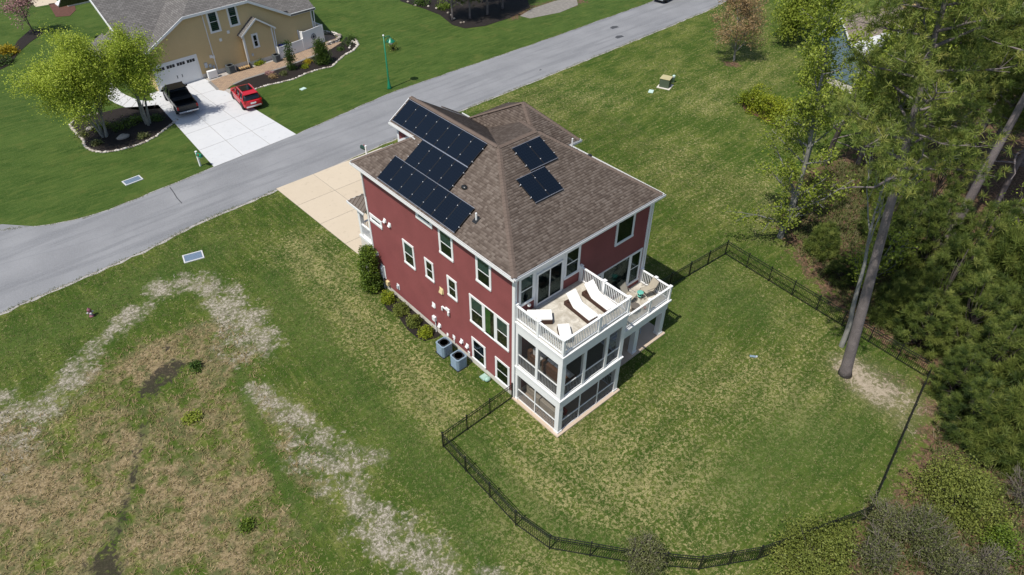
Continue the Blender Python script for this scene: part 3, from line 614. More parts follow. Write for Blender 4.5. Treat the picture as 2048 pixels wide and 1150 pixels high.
for i in range(6):
    y = 15.5 - i * .32; t = (15.75 - y) / 1.96; MB().tube([(-.28, y, 5.65), (-.28 + 1.13 * min(t, 1) , y, 5.65 + 1.13 * min(t, 1))], .022, 4).obj('standing_seam', bronze, mro)
for i in range(9):
    x = -.05 + i * .4; ztop = max(0.05, min(1, (x + .28) / 1.13, (3.4 - x) / 1.0)); MB().tube([(x, 15.75, 5.65), (x, 15.75 - 1.96 * ztop, 5.65 + 1.13 * ztop)], .022, 4).obj('standing_seam', bronze, mro)
MB().box(-.33, 3.45, 15.75, 15.8, 5.45, 5.6).obj('fascia', white, house); MB().box(-.33, -.285, 13.8, 15.74, 5.45, 5.6).obj('fascia', white, house)
def railing(p, q, z0, h, parent, name='railing', posts=(0, 1), mids=(), sp=.115, bal=.017, rail_w=.055, top_w=.06, cap=True, stuff=False, hb=.10, pw=.075):
    """posts, top and bottom rail, each baluster its own sub-part"""
    p = Vector((*p, z0)); q = Vector((*q, z0)); d = q - p; Ln = d.length; d.normalize(); M = Matrix.Translation(p) @ Matrix.Rotation(math.atan2(d.y, d.x), 4, 'Z')
    mb = MB(); mb.obox(M, 0, Ln, -top_w, top_w, h - .055, h); mb.obox(M, 0, Ln, -rail_w * .6, rail_w * .6, hb - .03, hb + .035)
    root = mb.obj(name, white_sh, parent)
    stops = sorted(list(mids))
    for t in [x for x in posts] + stops:
        x = t * Ln; pb = MB().obox(M, x - pw, x + pw, -pw, pw, 0, h + .05); pb.obox(M, x - pw - .025, x + pw + .025, -pw - .025, pw + .025, h + .05, h + .085)
        pb.obj('post', white_sh, root)
    n_ = int(Ln / sp); me = None; sb = MB()
    for i in range(1, n_):
        x = i * Ln / n_
        if any(abs(x - t * Ln) < pw + .03 for t in list(posts) + stops): continue
        if stuff: sb.obox(M, x - bal, x + bal, -bal, bal, hb + .035, h - .055); continue
        if me is None: me = MB().box(-bal, bal, -bal, bal, hb + .03, h - .055).mesh('baluster', white_sh)
        b = link('baluster', me, root); b.matrix_world = M @ Matrix.Translation((x, 0, 0))
    if stuff: so2 = sb.obj('balusters', white_sh, root); so2['kind'] = 'stuff'
    return root
railing((.1, 13.9), (.1, 15.1), 3.06, .95, house, 'porch_railing', posts=()); railing((.2, 15.15), (2.9, 15.15), 3.06, .95, house, 'porch_railing', posts=())
# ---- windows
def window(o, u, n, u0, u1, z0, z1, cas=.13, rows=1, cols=1, sash=True, fill=None, name='window', parent=house, sill=True, shade=None, proud=.055):
    """casing frame, sash, pane, and a dark room or blind behind; o plan origin, u plan direction, n outward normal"""
    o = np.array(o, float); u = np.array(u, float); n = np.array(n, float)
    def bx(mb, a0, a1, z0_, z1_, k0, k1):
        c = [o + u * a0 + n * k0, o + u * a1 + n * k0, o + u * a1 + n * k1, o + u * a0 + n * k1]
        mb.add([(*q, z0_) for q in c] + [(*q, z1_) for q in c], [(0, 3, 2, 1), (4, 5, 6, 7), (0, 1, 5, 4), (1, 2, 6, 5), (2, 3, 7, 6), (3, 0, 4, 7)])
    f = MB(); bx(f, u0, u1, z1 - cas, z1, .002, proud + .01); bx(f, u0, u1, z0, z0 + cas * .9, .002, proud + (.03 if sill else 0)); bx(f, u0, u0 + cas, z0 + cas * .9, z1 - cas, .002, proud); bx(f, u1 - cas, u1, z0 + cas * .9, z1 - cas, .002, proud)
    root = f.obj(name, white, parent)
    a0, a1, b0, b1 = u0 + cas, u1 - cas, z0 + cas * .9, z1 - cas
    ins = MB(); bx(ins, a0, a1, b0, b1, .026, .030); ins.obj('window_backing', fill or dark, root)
    if shade:
        s_ = MB(); bx(s_, a0, a1, b0 + (b1 - b0) * (1 - shade[0]), b1, .031, .034); s_.obj('blind', shade[1], root)
    w_ = (a1 - a0) / cols
    for c in range(cols):
        c0, c1 = a0 + c * w_, a0 + (c + 1) * w_; sb = MB(); fr = .035
        bx(sb, c0, c0 + fr, b0, b1, .034, .048); bx(sb, c1 - fr, c1, b0, b1, .034, .048); bx(sb, c0 + fr, c1 - fr, b0, b0 + fr, .034, .048); bx(sb, c0 + fr, c1 - fr, b1 - fr, b1, .034, .048)
        if rows == 2: m_ = (b0 + b1) / 2; bx(sb, c0 + fr, c1 - fr, m_ - .025, m_ + .025, .034, .050)
        sb.obj('sash', white, root)
        p_ = MB(); bx(p_, c0 + fr, c1 - fr, b0 + fr, b1 - fr, .038, .042); p_.obj('pane', glass, root)
    return root
LW = ((0, 0), (0, 1), (-1, 0)); RW = ((0, 0), (1, 0), (0, -1))
lw = lambda *a, **k: window(*LW, *a, **k); rw = lambda *a, **k: window(*RW, *a, **k)
lw(12.15, 13.52, 5.14, 5.72, cas=.2); lw(6.67, 8.18, 8.14, 8.75, cas=.2)
lw(8.83, 9.98, 3.9, 5.68, rows=2, shade=(.5, blind)); lw(6.92, 7.78, 4.12, 5.58, rows=2); lw(4.76, 5.66, 4.07, 5.54, rows=2)
lw(4.9, 6.16, 6.86, 8.6, rows=2, shade=(.55, blind)); lw(1.75, 2.98, 6.82, 8.6, rows=2, shade=(.5, blind))
# triple window: three sashes in one casing, curtain in the middle
tw = lw(2.42, 3.66, 3.4, 5.47, rows=2, shade=(.45, blind)); lw(.36, 1.5, 3.4, 5.47, rows=2, shade=(.45, blind)); mid = lw(1.503, 2.417, 3.4, 5.47, cas=.05)
ct = MB()
for i in range(6):
    y0 = 2.34 - i * .072; ct.add([(-.0315, y0, 3.57), (-.0315, y0 - .036, 3.57), (-.0315, y0 - .036, 5.28), (-.0315, y0, 5.28)], [(0, 1, 2, 3)]); ct.add([(-.0315, y0 - .036, 3.57), (-.0365, y0 - .054, 3.57), (-.0365, y0 - .054, 5.28), (-.0315, y0 - .036, 5.28)], [(0, 1, 2, 3)]); ct.add([(-.0365, y0 - .054, 3.57), (-.0315, y0 - .072, 3.57), (-.0315, y0 - .072, 5.28), (-.0365, y0 - .054, 5.28)], [(0, 1, 2, 3)])
ct.obj('curtain', curt, mid)
lw(2.38, 3.62, .45, 2.22, rows=2); lw(.32, 1.54, .43, 2.2, rows=2)
rw(.23, 1.33, 6.72, 8.62, rows=2, shade=(.4, blind)); rw(3.45, 4.62, 6.78, 8.64, rows=2); rw(7.42, 8.98, 7.0, 8.68, fill=dark)
rw(9.05, 10.12, 3.18, 5.6, rows=2); rw(6.673, 9.047, 3.18, 5.6, fill=dark, cas=.06); rw(5.5, 6.67, 3.18, 5.6, rows=2)
# white panel and sliding door on the upper deck
MB().box(1.33, 3.45, -.035, -.001, 6.15, 8.98).obj('door_surround', white, house)
dr = window((0, -.036), (1, 0), (0, -1), 1.42, 3.32, 6.16, 8.28, cas=.09, cols=2, name='sliding_door', sill=False)
MB().box(2.40, 2.43, -.14, -.09, 7.0, 7.25).obj('door_handle', black, dr)
# the small sign board over the door with lettering-like brackets is a plain trim board; dark fittings, not lamps, stand in for the brackets
sg = MB().box(1.62, 2.35, -.06, -.037, 8.55, 8.62); sg.obj('door_head_board', white_sh, house)
for x in (2.52, 2.78, 2.92, 3.06): MB().box(x, x + .09, -.11, -.037, 8.66, 8.76).obj('dark_fitting', black, house)
MB().box(1.3, 3.5, -.25, -.037, 6.1, 6.16).obj('door_threshold', mat('threshold', (.35, .35, .34), .7), house)
# wall vents, boxes and meters on the left wall
def vent(y, z, w_=.2, h=.22, d=.14, m=white_sh, name='vent_hood'):
    mb = MB(); mb.add([(-.022, y - w_ / 2, z - h / 2), (-.022, y + w_ / 2, z - h / 2), (-.022, y + w_ / 2 * .8, z + h / 2), (-.022, y - w_ / 2 * .8, z + h / 2), (-.022 - d, y - w_ / 2 * 1.1, z - h / 2), (-.022 - d, y + w_ / 2 * 1.1, z - h / 2), (-.022 - d * .35, y + w_ / 2 * .7, z + h * .42), (-.022 - d * .35, y - w_ / 2 * .7, z + h * .42)],
        [(3, 2, 1, 0), (4, 5, 6, 7), (0, 1, 5, 4), (1, 2, 6, 5), (2, 3, 7, 6), (3, 0, 4, 7)])
    mb.box(-.034, -.021, y - w_ * .62, y + w_ * .62, z - h * .6, z + h * .6); return mb.obj(name, m, house)
for y, z in ((11.74, 6.05), (11.23, 6.0), (13.3, 2.65), (4.6, 1.1), (4.07, 1.1), (6.79, .82)): vent(y, z)
vent(6.02, .6, .14, .14, .06); vent(5.38, .86, .2, .2, .05); vent(7.25, 2.18, .26, .3, .08)
vent(6.3, 3.95, .3, .34, .12, tanm, 'utility_cover')
mb = MB(); mb.box(-.09, -.022, 5.62, 5.98, 2.66, 2.9); mb.box(-.12, -.06, 5.9, 6.28, 2.72, 2.8); mb.box(-.16, -.10, 6.2, 6.3, 2.5, 2.78); mb.box(-.16, -.08, 5.6, 5.72, 2.46, 2.72); mb.obj('floodlight_bracket', white_sh, house)
grey = mat('electric_grey', (.42, .45, .48), .5, .08, 4)
em = MB(); em.box(-.17, -.022, 12.72, 12.98, .95, 1.85); em.box(-.2, -.17, 12.76, 12.94, 1.2, 1.75); em.tube([(-.1, 12.85, .95), (-.1, 12.85, -.05)], .035, 6); em.obj('electric_meter', grey, house)
MB().box(-.035, -.021, 12.6, 13.05, .85, 1.95).obj('meter_board', white, house)
e2 = MB().box(-.19, -.022, 12.22, 12.48, .55, .9); e2.obj('utility_box', tanm, house)
e3 = MB().box(-.04, -.022, 11.05, 11.32, .9, 1.35); e3.obj('meter_board', white, house); MB().box(-.12, -.04, 11.1, 11.27, .98, 1.25).obj('water_meter', grey, house)
e4 = MB(); e4.box(-.17, -.022, 7.1, 7.38, .95, 1.28); e4.tube([(-.09, 7.15, .95), (-.09, 7.15, -.05)], .03, 6); e4.obj('disconnect_box', white_sh, house)
for y in (5.35, 3.9, 3.98):
    MB().box(-.07, -.022, y - .05, y + .05, .42, .7).obj('line_cover', white_sh, house)
MB().blob((-.3, 1.95, .14), (.22, .17, .16), 8, 5).obj('hose_valve', mat('pale_green_plastic', (.28, .43, .36), .5), house, True); MB().box(-.5, -.1, 2.05, 2.45, -.05, .1).obj('splash_block', mat('splash_green', (.30, .42, .36), .7), house)
# ---- rear porches and decks
PD, PW, ZD, RD, ZR = 3.52, 4.73, 6.10, 2.28, 2.86
slabc = concrete('patio_concrete', (.46, .36, .27), (.52, .42, .33))
MB().box(-.15, PW + .15, -PD - .15, -.002, -.2, .09).obj('porch_slab', slabc, house)
MB().box(PW + .152, W + .15, -RD - .15, -.002, -.2, .09).obj('patio_slab', slabc, house)
def deckmat():
    m, t, ns, ls = new_mat('stamped_deck'); g = N(t); p = g.pos(); a = g.noise(p, 1.6, 5, .65, .8); v = g.n('ShaderNodeTexVoronoi', feature='DISTANCE_TO_EDGE'); v.inputs['Scale'].default_value = 2.2; ls.new(g.mix(.12, p, g.n('ShaderNodeTexNoise').outputs[1]), v.inputs['Vector'])
    c = g.mix(g.smooth(a, .35, .66), (.36, .325, .265), (.56, .525, .455)); c = g.mix(g.smooth(g.noise(p, 4.5, 4, .7), .55, .75, 0, .5), c, (.30, .30, .285)); c = g.mix(g.smooth(v.outputs['Distance'], .0, .03, .35, 0), c, (.30, .27, .22))
    g.out(c, .85, g.bump(a, .2, .02), .2); return m
deckm = deckmat()
band = MB()
# upper deck slab with layered white edge boards
MB().box(.02, PW - .02, -PD + .02, -.03, ZD - .06, ZD).obj('deck_floor', deckm, house)
def edge(name, x0, x1, y0, y1, prof):
    for o_, z0, z1 in prof: MB().box(x0 - o_, x1 + o_, y0 - o_, y1, z0, z1).obj(name, white, house)
edge('deck_edge', 0, PW, -PD, -.032, ((.10, 5.98, 6.055), (.045, 5.80, 5.978), (.02, 5.30, 5.798)))
edge('porch_beam', 0, PW, -PD, -.032, ((.09, 2.72, 2.80), (.04, 2.58, 2.718), (.015, 2.12, 2.578)))
MB().box(.05, PW - .05, -PD + .05, -.03, 2.802, 2.84).obj('porch_floor', mat('porch_carpet', (.16, .15, .12), .9, .1, 4), house)
edge('right_deck_edge', PW + .12, W, -RD, -.032, ((.14, 2.74, 2.85), (.06, 2.56, 2.738), (.02, 2.1, 2.558)))
MB().box(PW + .12, W - .02, -RD + .02, -.03, 2.852, ZR).obj('deck_floor', deckm, house)
pipe([(PW + .3, -RD - .2, 2.7), (PW + .12, -RD - .22, 2.55)], .07, 'scupper')
def post(x, y, z0, z1, w_=.14, nm='porch_post', base=True):
    mb = MB().box(x - w_, x + w_, y - w_, y + w_, z0, z1)
    if base: mb.box(x - w_ - .03, x + w_ + .03, y - w_ - .03, y + w_ + .03, z0, z0 + .12)
    return mb.obj(nm, white, house)
for x, y in ((.14, -PD + .14), (PW - .14, -PD + .14), (.12, -.16)):
    post(x, y, .09, 2.12); post(x, y, 2.84, 5.3, base=False)
post(.10, -1.7, 2.84, 5.3, .09, base=False)
for x in (1.7, 3.38): post(x, -PD + .10, 2.84, 5.3, .09, base=False)
post(PW - .1, -.16, .09, 2.12); post(PW - .1, -.16, 2.84, 5.3, base=False)
post(10.14, -2.1, .09, 2.1, .17); post(7.7, -2.1, .09, 2.1, .17)
# screens and their white rails
def scr(p, q, z0, z1, mids, rail, seed):
    p = np.array(p, float); q = np.array(q, float); d = (q - p); Ln = np.linalg.norm(d); d /= Ln; n_ = np.array([d[1], -d[0]])
    f = MB()
    def bx(a0, a1, za, zb, k):
        c = [p + d * a0 - n_ * k, p + d * a1 - n_ * k, p + d * a1 + n_ * k, p + d * a0 + n_ * k]; f.add([(*c_, za) for c_ in c] + [(*c_, zb) for c_ in c], [(0, 3, 2, 1), (4, 5, 6, 7), (0, 1, 5, 4), (1, 2, 6, 5), (2, 3, 7, 6), (3, 0, 4, 7)])
    for t in mids: bx(t - .03, t + .03, z0, z1, .03)
    bx(0, Ln, rail - .03, rail + .03, .025); bx(0, Ln, z0, z0 + .05, .025); bx(0, Ln, z1 - .04, z1, .025)
    r = f.obj('screen_frame', white, house)
    s = MB().add([(*p, z0), (*q, z0), (*q, z1), (*p, z1)], [(0, 1, 2, 3)]); s.obj('insect_screen', screen, r)
    b = MB(); k = .045; n2 = int(Ln / .11)
    for i in range(1, n2):
        a = i * Ln / n2; c = p + d * a + n_ * (-k); b.box(c[0] - .013, c[0] + .013, c[1] - .013, c[1] + .013, z0 + .06, rail)
    bo = b.obj('screen_pickets', mat_picket, r); bo['kind'] = 'stuff'
mat_picket = mat('grey_pickets', (.50, .51, .53), .5, .05)
scr((.07, -.3), (.07, -PD + .28), 2.85, 5.3, (), 3.66, 1); scr((.28, -PD + .07), (PW - .28, -PD + .07), 2.85, 5.3, (), 3.66, 2)
scr((.07, -.3), (.07, -PD + .28), .09, 2.12, (1.35,), .90, 3); scr((.28, -PD + .07), (PW - .28, -PD + .07), .09, 2.12, (1.36, 2.8), .90, 4)
# side of porch facing the patio: solid screens too
scr((PW - .07, -PD + .28), (PW - .07, -.3), .09, 2.12, (1.35,), .90, 5); scr((PW - .07, -PD + .28), (PW - .07, -.3), 2.85, 5.3, (1.35,), 3.66, 6)
# deck railings
railing((.03, -.10), (.03, -PD), ZD, 1.0, house, 'deck_railing', posts=(0,), mids=(.475,)); railing((.03, -PD + .03), (PW - .03, -PD + .03), ZD, 1.0, house, 'deck_railing', posts=(0, 1), mids=(.53,)); railing((PW - .03, -.12), (PW - .03, -PD + .05), ZD, 1.0, house, 'deck_railing', posts=(0,), mids=(.5,))
railing((W - .04, -.1), (W - .04, -RD), ZR, 1.0, house, 'deck_railing', posts=(0, 1), mids=(.5,)); railing((PW + .2, -RD + .03), (W - .05, -RD + .03), ZR, 1.0, house, 'deck_railing', posts=(), mids=(.66,))
MB().blob((.9, -.12, 6.58), (.11, .1, .1), 8, 5).obj('wall_lamp', white_sh, house, True)
# roof penetrations
MB().tube([(.72, 3.75, 9.75), (.72, 3.75, 10.35)], .05, 8).obj('vent_pipe', white_sh, house); MB().obox(Matrix.Translation((.72, 3.75, 9.92)) @ Matrix.Rotation(-math.atan(PL), 4, 'Y'), -.2, .2, -.16, .16, .0, .03).obj('pipe_flashing', black, house)
MB().blob((1.63, 5.81, 10.52), (.17, .22, .12), 10, 6).obj('roof_vent', black, house, True)
MB().tube([(10.3, 6.3, 9.4), (10.3, 6.3, 10.1)], .05, 8).obj('vent_pipe', white_sh, house)
MB().blob((10.35, 4.9, 9.5), (.2, .16, .1), 8, 5).obj('roof_vent', black, house, True)

# ---------------------------------------------------------------- solar panels
def panel_mat():
    m, t, ns, ls = new_mat('solar_cells'); g = N(t); o = g.objco(); s = g.n('ShaderNodeSeparateXYZ'); ls.new(o, s.inputs[0])
    def grid(v, n_):
        f = g.math('FRACT', g.math('MULTIPLY', v, n_)); d = g.math('MINIMUM', f, g.math('SUBTRACT', 1.0, f)); return g.math('LESS_THAN', d, .045)
    l = g.math('MAXIMUM', grid(s.outputs[0], 6 / 1.0), grid(s.outputs[1], 6 / .98))
    oi = g.n('ShaderNodeObjectInfo'); c = g.mix(g.math('MULTIPLY', oi.outputs['Random'], .5), (.0035, .0062, .0115), (.005, .0090, .016)); c = g.mix(g.math('MULTIPLY', l, .3), c, (.016, .021, .032))
    g.out(c, .14, None, .34); return m
pm = panel_mat(); pframe = mat('panel_frame', (.012, .012, .013), .4, spec=.5)
PWD, PHT = 1.0, 1.60
pme = MB().box(0.02, PHT - .02, .02, PWD - .02, .030, .040).mesh('solar_panel', pm)
fme = MB().box(0, PHT, 0, .022, 0, .044).box(0, PHT, PWD - .022, PWD, 0, .044).box(0, .022, .022, PWD - .022, 0, .044).box(PHT - .022, PHT, .022, PWD - .022, 0, .044).mesh('panel_frame', pframe)
cme = MB().box(-.022, .022, -.022, .018, .04, .065).mesh('panel_clamp', mat('clamp_metal', (.5, .5, .51), .4, .02))
def solar_array(name_label, M, rows):
    """M maps (up-slope, along, out) to the roof; rows: (s0, y0, count)"""
    root = thing('solar_array', name_label, 'solar panels', group='solar panels on the brown roof'); 
    for s0, y0, n_ in rows:
        y1 = y0 + n_ * 1.02
        for t in (.22, .78):
            MB().obox(M, s0 + PHT * t - .02, s0 + PHT * t + .02, y0 - .05, y1 + .05, .055, .10).obj('mounting_rail', silver, root)
        for e in (s0 - .03, s0 + PHT + .005): MB().obox(M, e, e + .02, y0, y1, .09, .145).obj('trim_rail', silver, root)
        for i in range(n_):
            p_ = link('solar_panel', pme, root); p_.matrix_world = M @ Matrix.Translation((s0, y0 + i * 1.02, .10))
            f_ = link('panel_frame', fme, p_)
            for t in (.22, .78):
                c_ = link('panel_clamp', cme, p_, loc=(PHT * t, 1.01, 0))
                if i == 0: link('panel_clamp', cme, p_, loc=(PHT * t, -.01, 0))
        for j in range(n_ * 2):
            MB().obox(M, s0 + PHT * .22 - .03, s0 + PHT * .22 + .03, y0 + .25 + j * .5, y0 + .31 + j * .5, .0, .06).obj('roof_mount', black, root)
    return root
aL = math.atan(PL); ML = Matrix.Translation((-.38, 0, ZE)) @ Matrix(((math.cos(aL), 0, -math.sin(aL), 0), (0, 1, 0, 0), (math.sin(aL), 0, math.cos(aL), 0), (0, 0, 0, 1)))
solar_array('large stepped array of eighteen dark solar panels on the left roof slope', ML, ((.13, 4.24, 7), (1.76, 6.42, 4), (3.42, 6.46, 7)))
aR = math.atan(PR); MR = Matrix.Translation((0, -.38, ZE)) @ Matrix(((0, -1, 0, 0), (math.cos(aR), 0, -math.sin(aR), 0), (math.sin(aR), 0, math.cos(aR), 0), (0, 0, 0, 1)))
ss = lambda y: (y + .38) / math.cos(aR)
solar_array('upper pair of dark solar panels on the rear slope, nearest the ridge', MR, ((ss(3.90), -6.56, 2),)); solar_array('lower pair of dark solar panels on the rear slope, stepped to the left', MR, ((ss(2.30), -5.44, 2),))
# ================================================================ DECK FURNITURE
def lounger(label, loc, rz):
    t = thing('sun_lounger', label, 'sun lounger', loc, rz, 'white cushioned loungers on the upper deck')
    MB().box(0, .68, 0, 1.95, .02, .26).obj('base', wicker, t, bevel=.015)
    fr = MB(); fr.tube([(.08, 1.75, .28), (.08, 1.6, .6)], .02, 6); fr.tube([(.60, 1.75, .28), (.60, 1.6, .6)], .02, 6); fr.tube([(.08, 1.6, .6), (.60, 1.6, .6)], .02, 6); fr.obj('backrest_support', wicker, t)
    MB().box(.02, .66, .02, 1.28, .262, .36).obj('seat_cushion', cushion, t, bevel=.03)
    M = Matrix.Translation((0, 1.28, .27)) @ Matrix.Rotation(R(42), 4, 'X'); MB().obox(M, .02, .66, .02, .82, 0, .10).obj('back_cushion', cushion, t, bevel=.03); return t
def place_l(label, foot_l, foot_r, head):
    """foot edge midpoint to head direction"""
    f = np.array(foot_l); d = np.array(head) - f; a = math.atan2(d[1], d[0]) - math.pi / 2; return lounger(label, (foot_l[0], foot_l[1], ZD), a)
place_l('white lounger in the middle of the upper deck, farther from the dividing railing', (2.48, -2.86), None, (2.62, -1.0)); place_l('white lounger right beside the railing that divides the two decks', (3.73, -2.96), None, (3.86, -1.0))
def ottoman(label, c, rz, w_=.74, d_=.68, h=.34):
    t = thing('ottoman', label, 'ottoman', (c[0], c[1], ZD), rz, 'white topped wicker seats on the upper deck')
    MB().box(-w_ / 2, w_ / 2, -d_ / 2, d_ / 2, .02, h - .06).obj('base', wicker, t, bevel=.015); MB().box(-w_ / 2 + .01, w_ / 2 - .01, -d_ / 2 + .01, d_ / 2 - .01, h - .058, h + .06).obj('cushion', cushion, t, bevel=.035); return t
ottoman('white topped wicker ottoman by the left railing, nearer the house wall', (.72, -.60), R(-42), .62, .58, .30); ottoman('larger white topped wicker ottoman by the left railing, beside the smaller one', (1.08, -1.05), R(-40), .82, .74); o3 = ottoman('long white wicker footstool standing alone near the outer deck corner', (1.02, -2.58), R(-36 + 0), .62, 1.0)
fb = thing('round_planter', 'small dark round bowl standing beside the left deck railing', 'bowl', (.45, -1.66, ZD)); MB().lathe([(.10, 0), (.17, .1), (.19, .22), (.16, .22), (.09, .06)], 12).obj('bowl', acd, fb, True)
sling = mat('beige_sling', (.38, .34, .27), .8, .08, 6); frame_m = mat('taupe_metal', (.13, .115, .10), .45, .05)
teal = mat('teal_glass', (.13, .42, .34), .15, .05, spec=.6)
def sling_chair(label, loc, rz):
    t = thing('sling_chair', label, 'chair', loc, rz, 'beige sling chairs on the lower deck'); f = MB()
    for x in (-.3, .3):
        f.tube([(x, .42, .02), (x, .34, .42), (x, -.22, .40), (x, -.50, 1.02)], .018, 6); f.tube([(x, -.42, .02), (x, -.20, .40), (x, .30, .62), (x, -.33, .66)], .018, 6)
    f.tube([(-.3, .42, .02), (.3, .42, .02)], .018, 6); f.tube([(-.3, -.42, .02), (.3, -.42, .02)], .018, 6); f.tube([(-.3, -.5, 1.02), (.3, -.5, 1.02)], .018, 6); f.obj('frame', frame_m, t)
    MB().slab([(-.28, .36, .43), (.28, .36, .43), (.28, -.2, .40), (-.28, -.2, .40)], (0, 0, .02)).obj('seat', sling, t); MB().slab([(-.28, -.22, .42), (.28, -.22, .42), (.28, -.5, 1.0), (-.28, -.5, 1.0)], (0, .02, .01)).obj('backrest', sling, t); return t
sling_chair('beige sling chair on the lower deck with its back to the house wall', (8.45, -.75, ZR), R(190)); sling_chair('beige sling chair on the lower deck beside the outer right railing', (9.75, -1.15, ZR), R(75))
tb = thing('side_table', 'small round teal table between two beige sling chairs', 'table', (9.15, -1.05, ZR)); MB().lathe([(.19, .44), (.20, .45), (.20, .47), (.18, .475)], 16).obj('table_top', teal, tb, True)
for k in range(3): a = k * 2.1; MB().tube([(.17 * math.cos(a), .17 * math.sin(a), .44), (.2 * math.cos(a), .2 * math.sin(a), .01)], .014, 6).obj('leg', frame_m, tb)
MB().lathe([(.15, .2), (.16, .21), (.15, .22)], 12).obj('shelf', teal, tb)
wr = thing('wire_stool', 'grey wire stool at the outer edge of the lower deck', 'stool', (8.02, -1.62, ZR)); f = MB()
for k in range(10):
    a = k * .628; f.tube([(.26 * math.cos(a), .26 * math.sin(a), .02), (.20 * math.cos(a), .20 * math.sin(a), .22), (.27 * math.cos(a), .27 * math.sin(a), .46)], .009, 5)
f.lathe([(.26, .45), (.28, .46), (.26, .47)], 16); f.lathe([(.2, .02), (.27, .02), (.27, .035), (.2, .035)], 16); f.obj('frame', frame_m, wr); MB().lathe([(.2, .30), (.22, .33), (.2, .36)], 14).obj('seat', mat('grey_fabric', (.2, .18, .17), .9), wr)
tp = thing('clay_pot', 'small terracotta pot by the lower deck railing', 'pot', (8.6, -1.9, ZR)); MB().lathe([(.07, 0), (.10, .15), (.11, .17), (.09, .17), (.07, .05)], 10).obj('pot', mat('terracotta', (.32, .12, .07), .8), tp, True)
# furniture behind the screens
def sofa(label, loc, rz, w_, bm, cm, pillows=()):
    t = thing('sofa', label, 'sofa', loc, rz); MB().box(-w_ / 2, w_ / 2, -.4, .4, .05, .34).obj('base', bm, t, bevel=.03); MB().box(-w_ / 2, w_ / 2, -.42, -.2, .342, .82).obj('backrest', bm, t, bevel=.03)
    for s_ in (-1, 1): MB().box(min(s_ * w_ / 2, s_ * (w_ / 2 - .16)), max(s_ * w_ / 2, s_ * (w_ / 2 - .16)), -.198, .4, .342, .6).obj('armrest', bm, t, bevel=.03)
    n_ = 2 if w_ < 1.9 else 3
    for i in range(n_):
        a = -w_ / 2 + .17 + i * (w_ - .34) / n_; MB().box(a + .01, a + (w_ - .34) / n_ - .01, -.18, .39, .343, .5).obj('seat_cushion', cm, t, bevel=.04); MB().box(a + .02, a + (w_ - .34) / n_ - .02, -.195, -.02, .505, .95).obj('back_cushion', cm, t, bevel=.04)
    for x, m_ in pillows: MB().obox(Matrix.Translation((x, .08, .7)) @ Matrix.Rotation(R(-25), 4, 'X'), -.22, .22, -.06, .06, -.2, .2).obj('pillow', m_, t, bevel=.05)
    return t
brown = mat('brown_wicker_sofa', (.13, .065, .035), .7, .2, 8); redp = mat('red_pillow', (.30, .045, .035), .8, .1); tanc = mat('sand_cushion', (.42, .37, .30), .85, .05)
MIDF = 2.842
sofa('brown wicker sofa with white cushions on the middle screened porch', (1.1, -2.35, MIDF), R(-90 + 0), 1.9, brown, cushion); sofa('brown wicker armchair with white cushion on the middle screened porch by the house', (1.15, -.75, MIDF), R(180), 1.0, brown, cushion)
sofa('sand coloured sofa with red pillows on the ground level screened porch', (.85, -2.2, .09), R(-90), 2.2, tanc, tanc, ((-.75, redp), (.8, redp))); sofa('sand coloured armchair with a red pillow near the porch wall at ground level', (1.2, -.7, .09), R(180), 1.0, tanc, tanc, ((0, redp),))
ch = thing('patio_chair', 'pale slatted chair under the lower deck on the tan patio', 'chair', (9.15, -1.15, .09), R(150)); MB().obox(Matrix.Translation((0, -.28, .42)) @ Matrix.Rotation(R(-18), 4, 'X'), -.26, .26, -.02, .02, 0, .55).obj('backrest', grey, ch)
for k in range(5): MB().box(-.26, .26, -.26 + k * .1, -.19 + k * .1, .40, .42).obj('slat', grey, ch)
for sx in (-.24, .24):
    for sy in (-.24, .2): MB().box(sx - .02, sx + .02, sy - .02, sy + .02, 0, .4).obj('leg', grey, ch)
